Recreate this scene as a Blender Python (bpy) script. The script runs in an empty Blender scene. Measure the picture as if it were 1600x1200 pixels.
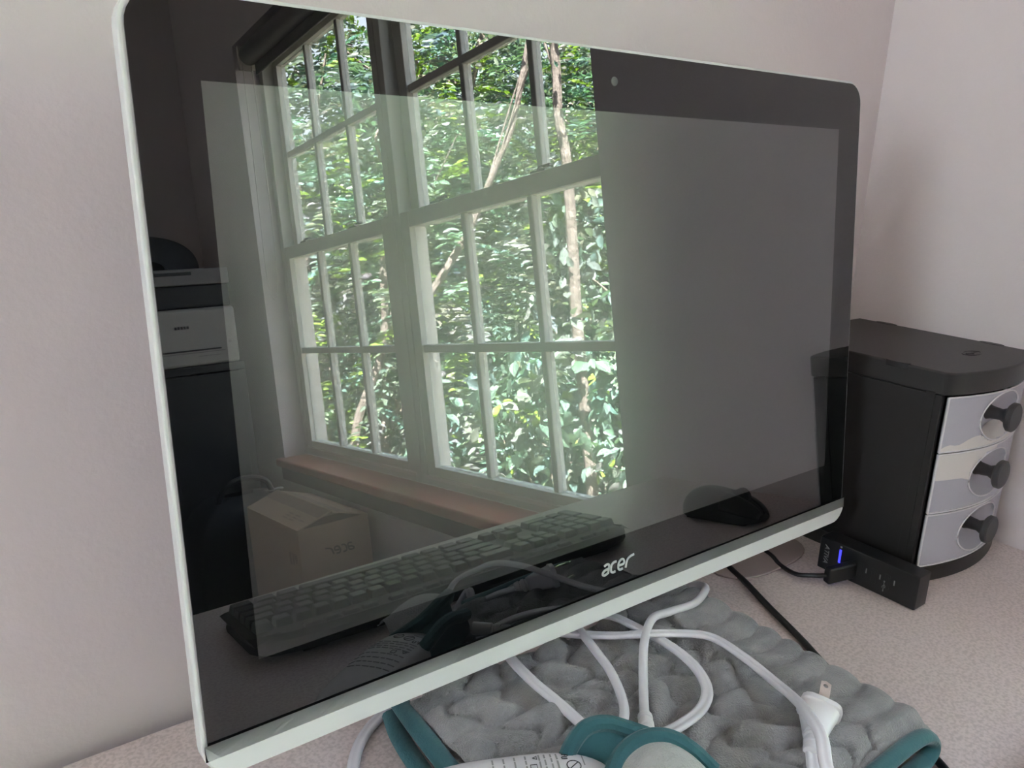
import bpy, bmesh, math, random
import numpy as np
from mathutils import Matrix, Vector

random.seed(7)
rng = np.random.default_rng(11)
scene = bpy.context.scene
COL = scene.collection

# ------------------------------------------------------------------ camera
# desk top is z = 0, back wall is y = 0, right wall (with the window) is x = 0
def camera_matrix(loc, yaw, pitch, roll):
    cy, sy, cp, sp = math.cos(yaw), math.sin(yaw), math.cos(pitch), math.sin(pitch)
    f = Vector((sy * cp, cy * cp, sp)); r = Vector((cy, -sy, 0)); u = r.cross(f)
    r2 = r * math.cos(roll) + u * math.sin(roll); u2 = u * math.cos(roll) - r * math.sin(roll)
    m = Matrix((r2, u2, -f)).transposed().to_4x4(); m.translation = loc
    return m
cam_data = bpy.data.cameras.new('camera'); cam = bpy.data.objects.new('camera', cam_data); COL.objects.link(cam)
cam.matrix_world = camera_matrix(Vector((-0.8617644, -0.4894701, 0.3662744)), 0.6523658, -0.2789585, 0.0340155)
cam_data.sensor_width = 36.0; cam_data.lens = 1265.578 / 1600 * 36.0
cam_data.clip_start = 0.02; cam_data.clip_end = 200
scene.camera = cam

# ------------------------------------------------------------------ world, sun, exposure
world = bpy.data.worlds.new('sky'); scene.world = world; world.use_nodes = True
wn = world.node_tree; wn.nodes.clear()
wo = wn.nodes.new('ShaderNodeOutputWorld'); bg = wn.nodes.new('ShaderNodeBackground')
tc = wn.nodes.new('ShaderNodeTexCoord'); sep = wn.nodes.new('ShaderNodeSeparateXYZ'); rp = wn.nodes.new('ShaderNodeValToRGB')
wn.links.new(tc.outputs['Generated'], sep.inputs[0]); wn.links.new(sep.outputs['Z'], rp.inputs[0])
rp.color_ramp.elements[0].position = 0.0; rp.color_ramp.elements[0].color = (0.92, 0.95, 1.0, 1)
rp.color_ramp.elements[1].position = 0.8; rp.color_ramp.elements[1].color = (0.62, 0.76, 1.0, 1)
wn.links.new(rp.outputs[0], bg.inputs['Color']); bg.inputs['Strength'].default_value = 7.5
wn.links.new(bg.outputs[0], wo.inputs[0])
sun_d = bpy.data.lights.new('sun', 'SUN'); sun_d.energy = 150.0; sun_d.angle = math.radians(0.6); sun_d.color = (1.0, 0.96, 0.90)
sun = bpy.data.objects.new('sun', sun_d); COL.objects.link(sun)
sun.rotation_euler = Vector((0.28, -0.45, -0.85)).to_track_quat('-Z', 'Y').to_euler()
scene.view_settings.view_transform = 'Standard'; scene.view_settings.look = 'None'
scene.view_settings.gamma = 1.0; scene.view_settings.use_curve_mapping = False
scene.view_settings.exposure = 1.22
scene.cycles.max_bounces = 12; scene.cycles.diffuse_bounces = 5; scene.cycles.transparent_max_bounces = 16
scene.cycles.use_denoising = True; scene.cycles.use_adaptive_sampling = False

# ------------------------------------------------------------------ materials
def lin(r, g, b):
    f = lambda c: (c / 255 / 12.92) if c / 255 <= 0.04045 else ((c / 255 + 0.055) / 1.055) ** 2.4
    return (f(r), f(g), f(b), 1.0)
def mat(name, col, rough=0.5, metal=0.0, ior=1.45, coat=0.0, coat_ior=1.5, sheen=0.0, noise=None, bump=None, emit=None, spec=0.5):
    """noise = (scale, second colour, low, high[, detail]); bump = (scale, strength, distance)"""
    m = bpy.data.materials.new(name); m.use_nodes = True
    nt = m.node_tree; b = nt.nodes['Principled BSDF']
    b.inputs['Base Color'].default_value = col; b.inputs['Roughness'].default_value = rough
    b.inputs['Metallic'].default_value = metal; b.inputs['IOR'].default_value = ior
    b.inputs['Coat Weight'].default_value = coat; b.inputs['Coat IOR'].default_value = coat_ior
    b.inputs['Coat Roughness'].default_value = 0.0; b.inputs['Sheen Weight'].default_value = sheen
    b.inputs['Specular IOR Level'].default_value = spec
    tcn = None
    if noise or bump:
        tcn = nt.nodes.new('ShaderNodeTexCoord')
    if noise:
        n = nt.nodes.new('ShaderNodeTexNoise'); n.inputs['Scale'].default_value = noise[0]
        n.inputs['Detail'].default_value = noise[4] if len(noise) > 4 else 4
        r = nt.nodes.new('ShaderNodeValToRGB'); r.color_ramp.elements[0].position = noise[2]; r.color_ramp.elements[1].position = noise[3]
        r.color_ramp.elements[0].color = noise[1]; r.color_ramp.elements[1].color = col
        nt.links.new(tcn.outputs['Object'], n.inputs['Vector']); nt.links.new(n.outputs['Fac'], r.inputs[0]); nt.links.new(r.outputs[0], b.inputs['Base Color'])
    if bump:
        n = nt.nodes.new('ShaderNodeTexNoise'); n.inputs['Scale'].default_value = bump[0]; n.inputs['Detail'].default_value = 3
        bp = nt.nodes.new('ShaderNodeBump'); bp.inputs['Strength'].default_value = bump[1]; bp.inputs['Distance'].default_value = bump[2]
        nt.links.new(tcn.outputs['Object'], n.inputs['Vector']); nt.links.new(n.outputs['Fac'], bp.inputs['Height']); nt.links.new(bp.outputs[0], b.inputs['Normal'])
    if emit:
        b.inputs['Emission Color'].default_value = emit[0]; b.inputs['Emission Strength'].default_value = emit[1]
    return m
M = {}
M['wall'] = mat('wall_paint', (0.785, 0.72, 0.735, 1), 0.75, noise=(5.0, (0.755, 0.69, 0.705, 1), 0.25, 0.42), bump=(260, 0.12, 0.002))
M['ceiling'] = mat('ceiling_paint', (0.8, 0.79, 0.77, 1), 0.9)
M['floor'] = mat('floor_carpet', (0.20, 0.17, 0.15, 1), 0.95, noise=(60, (0.13, 0.11, 0.10, 1), 0.3, 0.7))
M['desk'] = mat('desk_laminate', (0.755, 0.655, 0.65, 1), 0.38, noise=(420, (0.60, 0.51, 0.505, 1), 0.36, 0.60, 2))
M['deskleg'] = mat('desk_leg', (0.42, 0.37, 0.35, 1), 0.5)
M['frame_paint'] = mat('window_paint', (0.66, 0.64, 0.58, 1), 0.45)
M['casing'] = mat('window_casing_paint', (0.80, 0.75, 0.68, 1), 0.5)
M['sill'] = mat('sill_wood', (0.46, 0.085, 0.06, 1), 0.30, noise=(3.0, (0.50, 0.17, 0.11, 1), 0.35, 0.65), bump=(40, 0.05, 0.002))
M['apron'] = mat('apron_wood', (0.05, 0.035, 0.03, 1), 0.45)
M['blind'] = mat('blind_fabric', (0.22, 0.21, 0.20, 1), 0.8)
M['cord'] = mat('cord_plastic', (0.75, 0.73, 0.68, 1), 0.5)
M['lock'] = mat('lock_metal', (0.05, 0.05, 0.055, 1), 0.3, metal=0.4)
M['silver'] = mat('silver_plastic', (0.72, 0.73, 0.735, 1), 0.36, metal=0.0, bump=(900, 0.03, 0.0005))
M['bezel'] = mat('bezel_glass', (0.004, 0.004, 0.0045, 1), 0.0, ior=1.72)
M['display'] = mat('display_panel', (0.095, 0.095, 0.097, 1), 0.24, metal=0.80, coat=1.0, coat_ior=1.72, spec=0.2)
M['shell'] = mat('back_shell', (0.50, 0.50, 0.55, 1), 0.4)
M['logo'] = mat('logo_silver', (0.55, 0.57, 0.58, 1), 0.35)
M['lens'] = mat('lens_glass', (0.07, 0.07, 0.075, 1), 0.2)
M['foot'] = mat('foot_plate', (0.46, 0.38, 0.365, 1), 0.25)
M['black'] = mat('black_plastic', (0.012, 0.012, 0.013, 1), 0.38, bump=(700, 0.06, 0.0004))
M['cabinet'] = mat('cabinet_plastic', (0.026, 0.024, 0.0235, 1), 0.42, bump=(500, 0.12, 0.0006))
M['keyboard'] = mat('keyboard_plastic', (0.005, 0.005, 0.0055, 1), 0.4)
M['key'] = mat('key_plastic', (0.055, 0.055, 0.058, 1), 0.33, spec=0.7)
M['mouse'] = mat('mouse_plastic', (0.007, 0.007, 0.008, 1), 0.28)
M['white_plastic'] = mat('white_plastic', (0.76, 0.74, 0.78, 1), 0.35)
M['white_cable'] = mat('white_cable', (0.74, 0.72, 0.77, 1), 0.42)
M['black_cable'] = mat('black_cable', (0.014, 0.014, 0.015, 1), 0.45)
M['steel'] = mat('prong_steel', (0.75, 0.72, 0.68, 1), 0.25, metal=1.0)
M['plush'] = mat('plush_fabric', (0.36, 0.355, 0.365, 1), 0.95, sheen=0.3, noise=(60, (0.26, 0.258, 0.268, 1), 0.32, 0.62), bump=(900, 0.8, 0.003))
M['plush_light'] = mat('plush_underside', (0.50, 0.51, 0.50, 1), 0.95, sheen=0.35, noise=(90, (0.40, 0.41, 0.41, 1), 0.3, 0.65), bump=(900, 0.6, 0.003))
M['teal'] = mat('teal_binding', (0.027, 0.118, 0.138, 1), 0.8, sheen=0.3, noise=(60, (0.022, 0.10, 0.118, 1), 0.3, 0.6), bump=(500, 0.4, 0.001))
M['ink'] = mat('ink_print', (0.03, 0.03, 0.035, 1), 0.6)
M['ink_pale'] = mat('ink_print_pale', (0.33, 0.33, 0.34, 1), 0.6)
M['led'] = mat('blue_led', (0.02, 0.02, 0.3, 1), 0.3, emit=((0.045, 0.045, 0.9, 1), 0.9))
M['hub_mark'] = mat('hub_marking', (0.30, 0.30, 0.30, 1), 0.5)
M['drawer'] = mat('drawer_plastic', (0.47, 0.46, 0.53, 1), 0.30)
M['drawer_edge'] = mat('drawer_lip', (0.74, 0.72, 0.75, 1), 0.35)
M['paper'] = mat('paper_white', (0.72, 0.68, 0.67, 1), 0.8)
M['knob'] = mat('knob_plastic', (0.05, 0.048, 0.05, 1), 0.42)
M['carton'] = mat('cardboard', (0.52, 0.365, 0.25, 1), 0.85, noise=(9, (0.46, 0.32, 0.22, 1), 0.3, 0.7))
M['carton_in_shaded'] = mat('cardboard_inside_shaded', (0.16, 0.11, 0.08, 1), 0.9)  # cardboard colour darkened to carry the shade inside the box
M['tape'] = mat('torn_tape', (0.24, 0.165, 0.115, 1), 0.7, noise=(25, (0.32, 0.22, 0.155, 1), 0.35, 0.6))
M['printer'] = mat('printer_plastic', (0.36, 0.345, 0.33, 1), 0.45)
M['printer_grey'] = mat('printer_grey', (0.20, 0.19, 0.19, 1), 0.5)
M['dark'] = mat('dark_plastic', (0.016, 0.016, 0.018, 1), 0.5)
M['bag'] = mat('bag_fabric', (0.020, 0.020, 0.024, 1), 0.8)
M['bark'] = mat('bark', (0.36, 0.29, 0.25, 1), 0.9, noise=(14, (0.20, 0.155, 0.13, 1), 0.35, 0.65), bump=(30, 0.5, 0.02))
M['bark_dark'] = mat('bark_smooth', (0.19, 0.155, 0.14, 1), 0.9, noise=(14, (0.13, 0.105, 0.09, 1), 0.35, 0.65), bump=(30, 0.5, 0.02))
M['ground'] = mat('forest_floor', (0.12, 0.11, 0.085, 1), 0.95, noise=(2.5, (0.07, 0.06, 0.05, 1), 0.35, 0.65))
def pane_material():
    m = bpy.data.materials.new('window_glass'); m.use_nodes = True; nt = m.node_tree; nt.nodes.clear()
    o = nt.nodes.new('ShaderNodeOutputMaterial'); mix = nt.nodes.new('ShaderNodeMixShader'); t = nt.nodes.new('ShaderNodeBsdfTransparent')
    g = nt.nodes.new('ShaderNodeBsdfGlossy'); g.inputs['Roughness'].default_value = 0.0; lw = nt.nodes.new('ShaderNodeLayerWeight'); pw = nt.nodes.new('ShaderNodeMath'); pw.operation = 'POWER'; pw.inputs[1].default_value = 5.0
    fr = nt.nodes.new('ShaderNodeMath'); fr.operation = 'MULTIPLY_ADD'; fr.inputs[1].default_value = 0.8; fr.inputs[2].default_value = 0.03
    nt.links.new(lw.outputs['Facing'], pw.inputs[0]); nt.links.new(pw.outputs[0], fr.inputs[0])
    t.inputs['Color'].default_value = (0.93, 0.96, 0.95, 1)
    nt.links.new(fr.outputs[0], mix.inputs[0]); nt.links.new(t.outputs[0], mix.inputs[1]); nt.links.new(g.outputs[0], mix.inputs[2]); nt.links.new(mix.outputs[0], o.inputs[0])
    return m
M['pane'] = pane_material()
def leaf_material():
    m = bpy.data.materials.new('leaf'); m.use_nodes = True; nt = m.node_tree; nt.nodes.clear()
    o = nt.nodes.new('ShaderNodeOutputMaterial'); mix = nt.nodes.new('ShaderNodeMixShader'); p = nt.nodes.new('ShaderNodeBsdfPrincipled')
    t = nt.nodes.new('ShaderNodeBsdfTranslucent'); a = nt.nodes.new('ShaderNodeAttribute'); a.attribute_name = 'Col'
    p.inputs['Roughness'].default_value = 0.42
    mul = nt.nodes.new('ShaderNodeMix'); mul.data_type = 'RGBA'; mul.blend_type = 'MULTIPLY'; mul.inputs[0].default_value = 1.0
    mul.inputs[7].default_value = (0.95, 1.08, 0.62, 1)
    nt.links.new(a.outputs['Color'], p.inputs['Base Color']); nt.links.new(a.outputs['Color'], mul.inputs[6]); nt.links.new(mul.outputs[2], t.inputs['Color'])
    mix.inputs[0].default_value = 0.33
    nt.links.new(p.outputs[0], mix.inputs[1]); nt.links.new(t.outputs[0], mix.inputs[2]); nt.links.new(mix.outputs[0], o.inputs[0])
    return m
M['leaf'] = leaf_material()

# ------------------------------------------------------------------ builders
def V(*a): return Vector(a)
def catmull(pts, n=10):
    P = [Vector(p) for p in pts]; P = [P[0] * 2 - P[1]] + P + [P[-1] * 2 - P[-2]]; out = []
    for i in range(1, len(P) - 2):
        a, b, c, d = P[i - 1:i + 3]
        for k in range(n):
            t = k / n
            out.append(0.5 * ((2 * b) + (c - a) * t + (2 * a - 5 * b + 4 * c - d) * t * t + (3 * b - a - 3 * c + d) * t ** 3))
    out.append(P[-2].copy()); return out
class MB:
    def __init__(s): s.v = []; s.f = []
    def add(s, vs, fs):
        o = len(s.v); s.v += [tuple(v) for v in vs]; s.f += [tuple(i + o for i in f) for f in fs]; return s
    def box(s, x0, x1, y0, y1, z0, z1):
        vs = [(x, y, z) for x in (x0, x1) for y in (y0, y1) for z in (z0, z1)]
        return s.add(vs, [(0, 1, 3, 2), (4, 6, 7, 5), (0, 4, 5, 1), (2, 3, 7, 6), (0, 2, 6, 4), (1, 5, 7, 3)])
    def obox(s, o, ax, ay, az):       # oriented box: centre and three half axes
        o, ax, ay, az = Vector(o), Vector(ax), Vector(ay), Vector(az)
        vs = [o + ax * i + ay * j + az * k for i in (-1, 1) for j in (-1, 1) for k in (-1, 1)]
        return s.add(vs, [(0, 1, 3, 2), (4, 6, 7, 5), (0, 4, 5, 1), (2, 3, 7, 6), (0, 2, 6, 4), (1, 5, 7, 3)])
    def sweep(s, path, prof, up=(0, 0, 1), caps=True, scale=None):
        path = [Vector(p) for p in path]; n = len(prof); vs = []; up = Vector(up); last = None
        for i, p in enumerate(path):
            t = (path[min(i + 1, len(path) - 1)] - path[max(i - 1, 0)]).normalized()
            sd = t.cross(up)
            if sd.length < 0.05: sd = last if last is not None else t.orthogonal()
            sd = sd.normalized(); last = sd; nn = sd.cross(t).normalized(); k = scale[i] if scale else 1.0
            vs += [p + sd * a * k + nn * b * k for a, b in prof]
        fs = [(i * n + j, i * n + (j + 1) % n, (i + 1) * n + (j + 1) % n, (i + 1) * n + j) for i in range(len(path) - 1) for j in range(n)]
        if caps: fs += [tuple(range(n))[::-1], tuple((len(path) - 1) * n + j for j in range(n))]
        return s.add(vs, fs)
    def tube(s, path, r, n=10, scale=None, up=(0, 0, 1)):
        return s.sweep(path, [(r * math.cos(2 * math.pi * k / n), r * math.sin(2 * math.pi * k / n)) for k in range(n)], up=up, scale=scale)
    def prism(s, outline, base, top):  # two functions mapping (a, b) to points, or transforms
        n = len(outline); vs = [base(a, b) for a, b in outline] + [top(a, b) for a, b in outline]
        fs = [tuple(range(n))[::-1], tuple(range(n, 2 * n))] + [(i, (i + 1) % n, n + (i + 1) % n, n + i) for i in range(n)]
        return s.add(vs, fs)
    def lathe(s, o, axis, prof, n=20):  # prof: (distance along axis, radius)
        o, axis = Vector(o), Vector(axis).normalized(); a = axis.orthogonal().normalized(); b = axis.cross(a); vs = []
        for d, r in prof: vs += [o + axis * d + (a * math.cos(2 * math.pi * k / n) + b * math.sin(2 * math.pi * k / n)) * r for k in range(n)]
        fs = [(i * n + j, i * n + (j + 1) % n, (i + 1) * n + (j + 1) % n, (i + 1) * n + j) for i in range(len(prof) - 1) for j in range(n)]
        fs += [tuple(range(n))[::-1], tuple((len(prof) - 1) * n + j for j in range(n))]
        return s.add(vs, fs)
    def grid(s, fn, nu, nv):
        vs = [fn(i / nu, j / nv) for i in range(nu + 1) for j in range(nv + 1)]; w = nv + 1
        return s.add(vs, [(i * w + j, (i + 1) * w + j, (i + 1) * w + j + 1, i * w + j + 1) for i in range(nu) for j in range(nv)])
    def build(s, name, m, parent=None, origin=None, smooth=True, angle=35, bevel=0, seg=2, solid=0, solid_off=-1):
        if parent is not None: o = parent['_w'] if '_w' in parent.keys() else (0, 0, 0); o = Vector(o)
        elif origin is not None: o = Vector(origin)
        else:
            xs = [v[0] for v in s.v]; ys = [v[1] for v in s.v]; zs = [v[2] for v in s.v]
            o = Vector(((min(xs) + max(xs)) / 2, (min(ys) + max(ys)) / 2, min(zs)))
        me = bpy.data.meshes.new(name); me.from_pydata([tuple(Vector(v) - o) for v in s.v], [], s.f)
        bm = bmesh.new(); bm.from_mesh(me); bmesh.ops.recalc_face_normals(bm, faces=bm.faces); bm.to_mesh(me); bm.free()
        if smooth:
            me.polygons.foreach_set('use_smooth', [True] * len(me.polygons)); me.set_sharp_from_angle(angle=math.radians(angle))
        me.materials.append(M[m] if isinstance(m, str) else m)
        ob = bpy.data.objects.new(name, me); COL.objects.link(ob)
        if parent is not None: ob.parent = parent
        else: ob.location = o
        ob['_w'] = tuple(o)
        if solid:
            md = ob.modifiers.new('solid', 'SOLIDIFY'); md.thickness = solid; md.offset = solid_off
        if bevel:
            md = ob.modifiers.new('bevel', 'BEVEL'); md.width = bevel; md.segments = seg; md.limit_method = 'ANGLE'; md.angle_limit = math.radians(40); md.harden_normals = smooth
        return ob
def tag(o, label, cat, group=None):
    o['label'] = label; o['category'] = cat
    if group: o['group'] = group
    return o
def struct(o): o['kind'] = 'structure'; return o
def stuff(o): o['kind'] = 'stuff'; return o
def thing(name, loc, label=None, cat=None, group=None):
    o = bpy.data.objects.new(name, None); COL.objects.link(o); o.location = loc; o['_w'] = tuple(loc); o.empty_display_size = 0.05
    if label: tag(o, label, cat, group)
    return o
def child_copy(me_obj, parent, loc, rot=(0, 0, 0)):
    c = me_obj.copy(); COL.objects.link(c); c.parent = parent; c.location = loc; c.rotation_euler = rot; return c
def circle(r, n=10, sx=1.0): return [(r * sx * math.cos(2 * math.pi * k / n), r * math.sin(2 * math.pi * k / n)) for k in range(n)]
TWIN = [(-0.0042 + 0.0022 * math.cos(a), 0.0022 * math.sin(a)) for a in np.linspace(math.radians(40), math.radians(320), 7)]
TWIN = [(-0.0004, 0.0015)] + [(-0.0020 + 0.0019 * math.cos(a), 0.0019 * math.sin(a)) for a in np.linspace(math.radians(60), math.radians(300), 7)] + [(0.0, -0.0011)] + \
       [(0.0020 + 0.0019 * math.cos(a), 0.0019 * math.sin(a)) for a in np.linspace(math.radians(-120), math.radians(120), 7)] + [(0.0, 0.0011)]
TWIN = TWIN[1:]
def stroke(mb, pts, w, place, h0, h1, n=6, closed_caps=True):
    """flat ribbon with round ends following 2-D points; place(a, b, h) maps to space"""
    P = [Vector((p[0], p[1], 0)) for p in catmull([(a, b, 0) for a, b in pts], n)] if len(pts) > 2 else [Vector((a, b, 0)) for a, b in pts]
    L, R = [], []
    for i, p in enumerate(P):
        t = (P[min(i + 1, len(P) - 1)] - P[max(i - 1, 0)]).normalized(); sd = Vector((-t.y, t.x, 0)) * w / 2
        L.append(p + sd); R.append(p - sd)
    out = L + R[::-1]
    def cap(c, a): return [c + Vector((math.cos(a + k * math.pi / 4), math.sin(a + k * math.pi / 4), 0)) * w / 2 for k in (1, 2, 3)]
    n_ = len(P)
    vs = [place(q.x, q.y, h) for h in (h0, h1) for q in L + R]; m_ = 2 * n_
    fs = []
    for i in range(n_ - 1):
        fs.append((m_ + i, m_ + i + 1, m_ + n_ + i + 1, m_ + n_ + i))
        fs.append((i, i + 1, m_ + i + 1, m_ + i)); fs.append((n_ + i, m_ + n_ + i, m_ + n_ + i + 1, n_ + i + 1))
    fs += [(0, m_, m_ + n_, n_), (n_ - 1, 2 * n_ - 1, m_ + 2 * n_ - 1, m_ + n_ - 1)]
    mb.add(vs, fs)
def acer_logo(mb, place, size, w=0.2):
    """lower-case rounded italic word, letter height = size, about 4.1 sizes wide, centred"""
    sl = 0.16
    A = [[(0.16, 0.90), (0.40, 1.0), (0.66, 0.97), (0.78, 0.80), (0.76, 0.45), (0.74, 0.06)],
         [(0.75, 0.52), (0.45, 0.52), (0.17, 0.42), (0.06, 0.22), (0.20, 0.05), (0.48, 0.05), (0.74, 0.16)]]
    Cc = [[(1.66, 0.97), (1.36, 0.98), (1.10, 0.80), (1.04, 0.45), (1.14, 0.14), (1.38, 0.02), (1.66, 0.05)]]
    Ee = [[(1.98, 0.48), (2.62, 0.50), (2.66, 0.74), (2.50, 0.96), (2.24, 0.98), (2.00, 0.76), (1.95, 0.44), (2.06, 0.14), (2.30, 0.03), (2.60, 0.06)]]
    Rr = [[(2.98, 0.02), (3.02, 0.50), (3.16, 0.84), (3.50, 1.0), (3.92, 1.06)]]
    for st in A + Cc + Ee + Rr:
        stroke(mb, [((a + sl * b - 2.05) * size, b * size) for a, b in st], w * size, lambda a, b, h: place(a, b, h), 0, 1)
def text_mesh(body, size, xax, yax, org, depth=0.0002, shear=0.0):
    cu = bpy.data.curves.new('lettering', 'FONT'); cu.body = body; cu.size = size; cu.extrude = depth; cu.align_x = 'CENTER'; cu.align_y = 'CENTER'; cu.shear = shear; cu.resolution_u = 3
    ob = bpy.data.objects.new('lettering', cu); COL.objects.link(ob)
    me = bpy.data.meshes.new_from_object(ob.evaluated_get(bpy.context.evaluated_depsgraph_get()))
    x, y = Vector(xax), Vector(yax); z = x.cross(y); o = Vector(org); mb = MB()
    mb.add([o + x * v.co.x + y * v.co.y + z * v.co.z for v in me.vertices], [tuple(p.vertices) for p in me.polygons])
    bpy.data.objects.remove(ob); bpy.data.meshes.remove(me)
    return mb

# ------------------------------------------------------------------ the room
FL, CE, WT = -0.74, 1.72, 0.135
struct(MB().box(-2.7, WT, -2.85, 0.12, FL - 0.1, FL).build('floor', 'floor', smooth=False))
struct(MB().box(-2.7, WT, -2.85, 0.12, CE, CE + 0.12).build('ceiling', 'ceiling', smooth=False))
struct(MB().box(-2.7, WT, 0.008, 0.12, FL, CE).build('wall_back', 'wall', smooth=False))
WY0, WY1, WZ0, WZ1 = -2.165, -0.637, -0.165, 1.10     # the window opening in the right wall
w = MB()
w.box(0, WT, -2.75, WY0, FL, CE).box(0, WT, WY1, 0.008, FL, CE).box(0, WT, WY0, WY1, FL, WZ0).box(0, WT, WY0, WY1, WZ1, CE)
struct(w.build('wall_right', 'wall', smooth=False))
struct(MB().box(-2.7, WT, -2.85, -2.75, FL, CE).build('wall_front', 'wall', smooth=False))
LY0, LY1, LZ0, LZ1 = -0.85, -0.25, 0.35, 1.15          # unseen opening added in the left wall to give the room fill light
w = MB()
w.box(-2.7, -2.6, -2.75, LY0, FL, CE).box(-2.7, -2.6, LY1, 0.008, FL, CE).box(-2.7, -2.6, LY0, LY1, FL, LZ0).box(-2.7, -2.6, LY0, LY1, LZ1, CE)
struct(w.build('wall_left', 'wall', smooth=False))
struct(MB().box(-2.6, 0, -0.004, 0.008, FL, FL + 0.09).build('baseboard_back', 'casing', smooth=False))
struct(MB().box(-0.012, 0, -2.75, -0.004, FL, FL + 0.09).build('baseboard_right', 'casing', smooth=False))
struct(MB().box(-2.6, -0.012, -2.75, -2.738, FL, FL + 0.09).build('baseboard_front', 'casing', smooth=False))
# window sill board and its apron
struct(MB().box(-0.022, 0.075, -2.190, -0.612, -0.165, -0.1395).build('trim_1', 'sill', bevel=0.006, seg=3))
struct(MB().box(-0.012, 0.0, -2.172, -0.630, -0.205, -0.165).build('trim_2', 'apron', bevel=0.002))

def hung_window(name, y0, y1, gl0, gl1, m_y):
    """double-hung unit between y0 and y1; glass from gl0 to gl1; vertical bars at m_y"""
    root = thing(name, (0.1, (y0 + y1) / 2, -0.1395)); struct(root)
    fr = MB()
    fr.box(0.070, 0.132, y0, y0 + 0.028, -0.1395, WZ1).box(0.070, 0.132, y1 - 0.028, y1, -0.1395, WZ1)
    fr.box(0.070, 0.132, y0 + 0.028, y1 - 0.028, 1.062, WZ1).box(0.070, 0.160, y0 + 0.028, y1 - 0.028, -0.1395, -0.124)
    fr.build('frame', 'frame_paint', root, bevel=0.002, smooth=False)
    MB().box(0.066, 0.112, y0 + 0.024, y1 - 0.024, -0.124, -0.1145).build('stool', 'casing', root, bevel=0.002)
    mb = MB()
    for a in (y0 + 0.028, y1 - 0.042): mb.box(0.104, 0.131, a, a + 0.014, -0.124, 0.470)
    mb.build('side_track', 'casing', root, bevel=0.003, smooth=False)
    panes = {}
    for nm, xc, z0, z1, g0, g1, hz in (('lower_sash', 0.086, -0.1145, 0.503, -0.093, 0.467, 0.187), ('upper_sash', 0.118, 0.470, 1.062, 0.508, 1.036, 0.776)):
        s0, s1 = y0 + 0.028, y1 - 0.028
        mb = MB(); X0, X1 = xc - 0.0145, xc + 0.0145
        mb.box(X0, X1, s0, gl0, z0, z1).box(X0, X1, gl1, s1, z0, z1).box(X0, X1, gl0, gl1, z0, g0).box(X0, X1, gl0, gl1, g1, z1)
        sash = mb.build(nm, 'frame_paint', root, bevel=0.0015, smooth=False)
        edges = [gl0] + m_y + [gl1]
        for yy in m_y: MB().box(xc - 0.011, xc + 0.011, yy - 0.008, yy + 0.008, g0, g1).build('muntin', 'frame_paint', sash, bevel=0.003)
        MB().box(xc - 0.0115, xc + 0.0115, gl0, gl1, hz - 0.009, hz + 0.009).build('muntin', 'frame_paint', sash, bevel=0.003)
        for i in range(3):
            for (za, zb) in ((g0, hz - 0.009), (hz + 0.009, g1)):
                MB().box(xc - 0.0015, xc + 0.0015, edges[i] + (0.008 if i else 0), edges[i + 1] - (0.008 if i < 2 else 0), za, zb).build('pane', 'pane', sash, smooth=False)
        if nm == 'lower_sash':
            for yy in (gl0 + 0.17 * (gl1 - gl0), gl0 + 0.72 * (gl1 - gl0)):
                lk = MB().box(0.078, 0.102, yy - 0.022, yy + 0.022, 0.503, 0.509); lk.lathe((0.090, yy, 0.509), (0, 0, 1), [(0, 0.010), (0.004, 0.009), (0.005, 0.005)], 12)
                lk.box(0.084, 0.094, yy - 0.004, yy + 0.028, 0.511, 0.516)
                lk.build('sash_lock', 'lock', root, bevel=0.001)
    return root
hung_window('window_1', WY0, -1.4255, -2.108, -1.494, [-1.903, -1.692])
hung_window('window_2', -1.4255, WY1, -1.360, -0.700, [-1.140, -0.913])
# added window in the left wall, there only to brighten the room
root = thing('added_fill_window', (-2.65, (LY0 + LY1) / 2, LZ0)); struct(root)
mb = MB(); ym_ = (LY0 + LY1) / 2
mb.box(-2.69, -2.61, LY0, LY0 + 0.05, LZ0, LZ1).box(-2.69, -2.61, LY1 - 0.05, LY1, LZ0, LZ1).box(-2.69, -2.61, LY0 + 0.05, LY1 - 0.05, LZ0, LZ0 + 0.05).box(-2.69, -2.61, LY0 + 0.05, LY1 - 0.05, LZ1 - 0.05, LZ1)
mb.box(-2.69, -2.61, ym_ - 0.025, ym_ + 0.025, LZ0 + 0.05, LZ1 - 0.05)
mb.build('frame', 'frame_paint', root, smooth=False, bevel=0.003)
for a, b in ((LY0 + 0.05, ym_ - 0.025), (ym_ + 0.025, LY1 - 0.05)): MB().box(-2.652, -2.648, a, b, LZ0 + 0.05, LZ1 - 0.05).build('pane', 'pane', root, smooth=False)

# roller blind rolled up at the top of the opening
rb = thing('roller_blind', (0.035, -1.40, 1.035), 'dark grey rolled-up window blind at the top of the window reveal', 'blind')
MB().tube([V(0.034, -2.135, 1.068), V(0.034, -0.665, 1.068)], 0.029, 18).build('fabric_roll', 'blind', rb)
MB().box(0.048, 0.054, -2.13, -0.67, 1.012, 1.06).build('hanging_edge', 'blind', rb, bevel=0.002)
for yy in (-2.160, -0.648): MB().box(0.010, 0.060, yy - 0.004, yy + 0.008, 1.030, 1.0995).build('bracket', 'casing', rb, bevel=0.002)
MB().tube(catmull([(0.018, -2.146, 1.06), (0.016, -2.146, 0.85), (0.012, -2.146, 0.60), (0.010, -2.146, 0.42), (0.022, -2.146, 0.352), (0.040, -2.146, 0.39), (0.047, -2.146, 0.60), (0.046, -2.146, 0.85), (0.044, -2.146, 1.06)], 8), 0.0022, 6).build('pull_cord', 'cord', rb)

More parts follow.
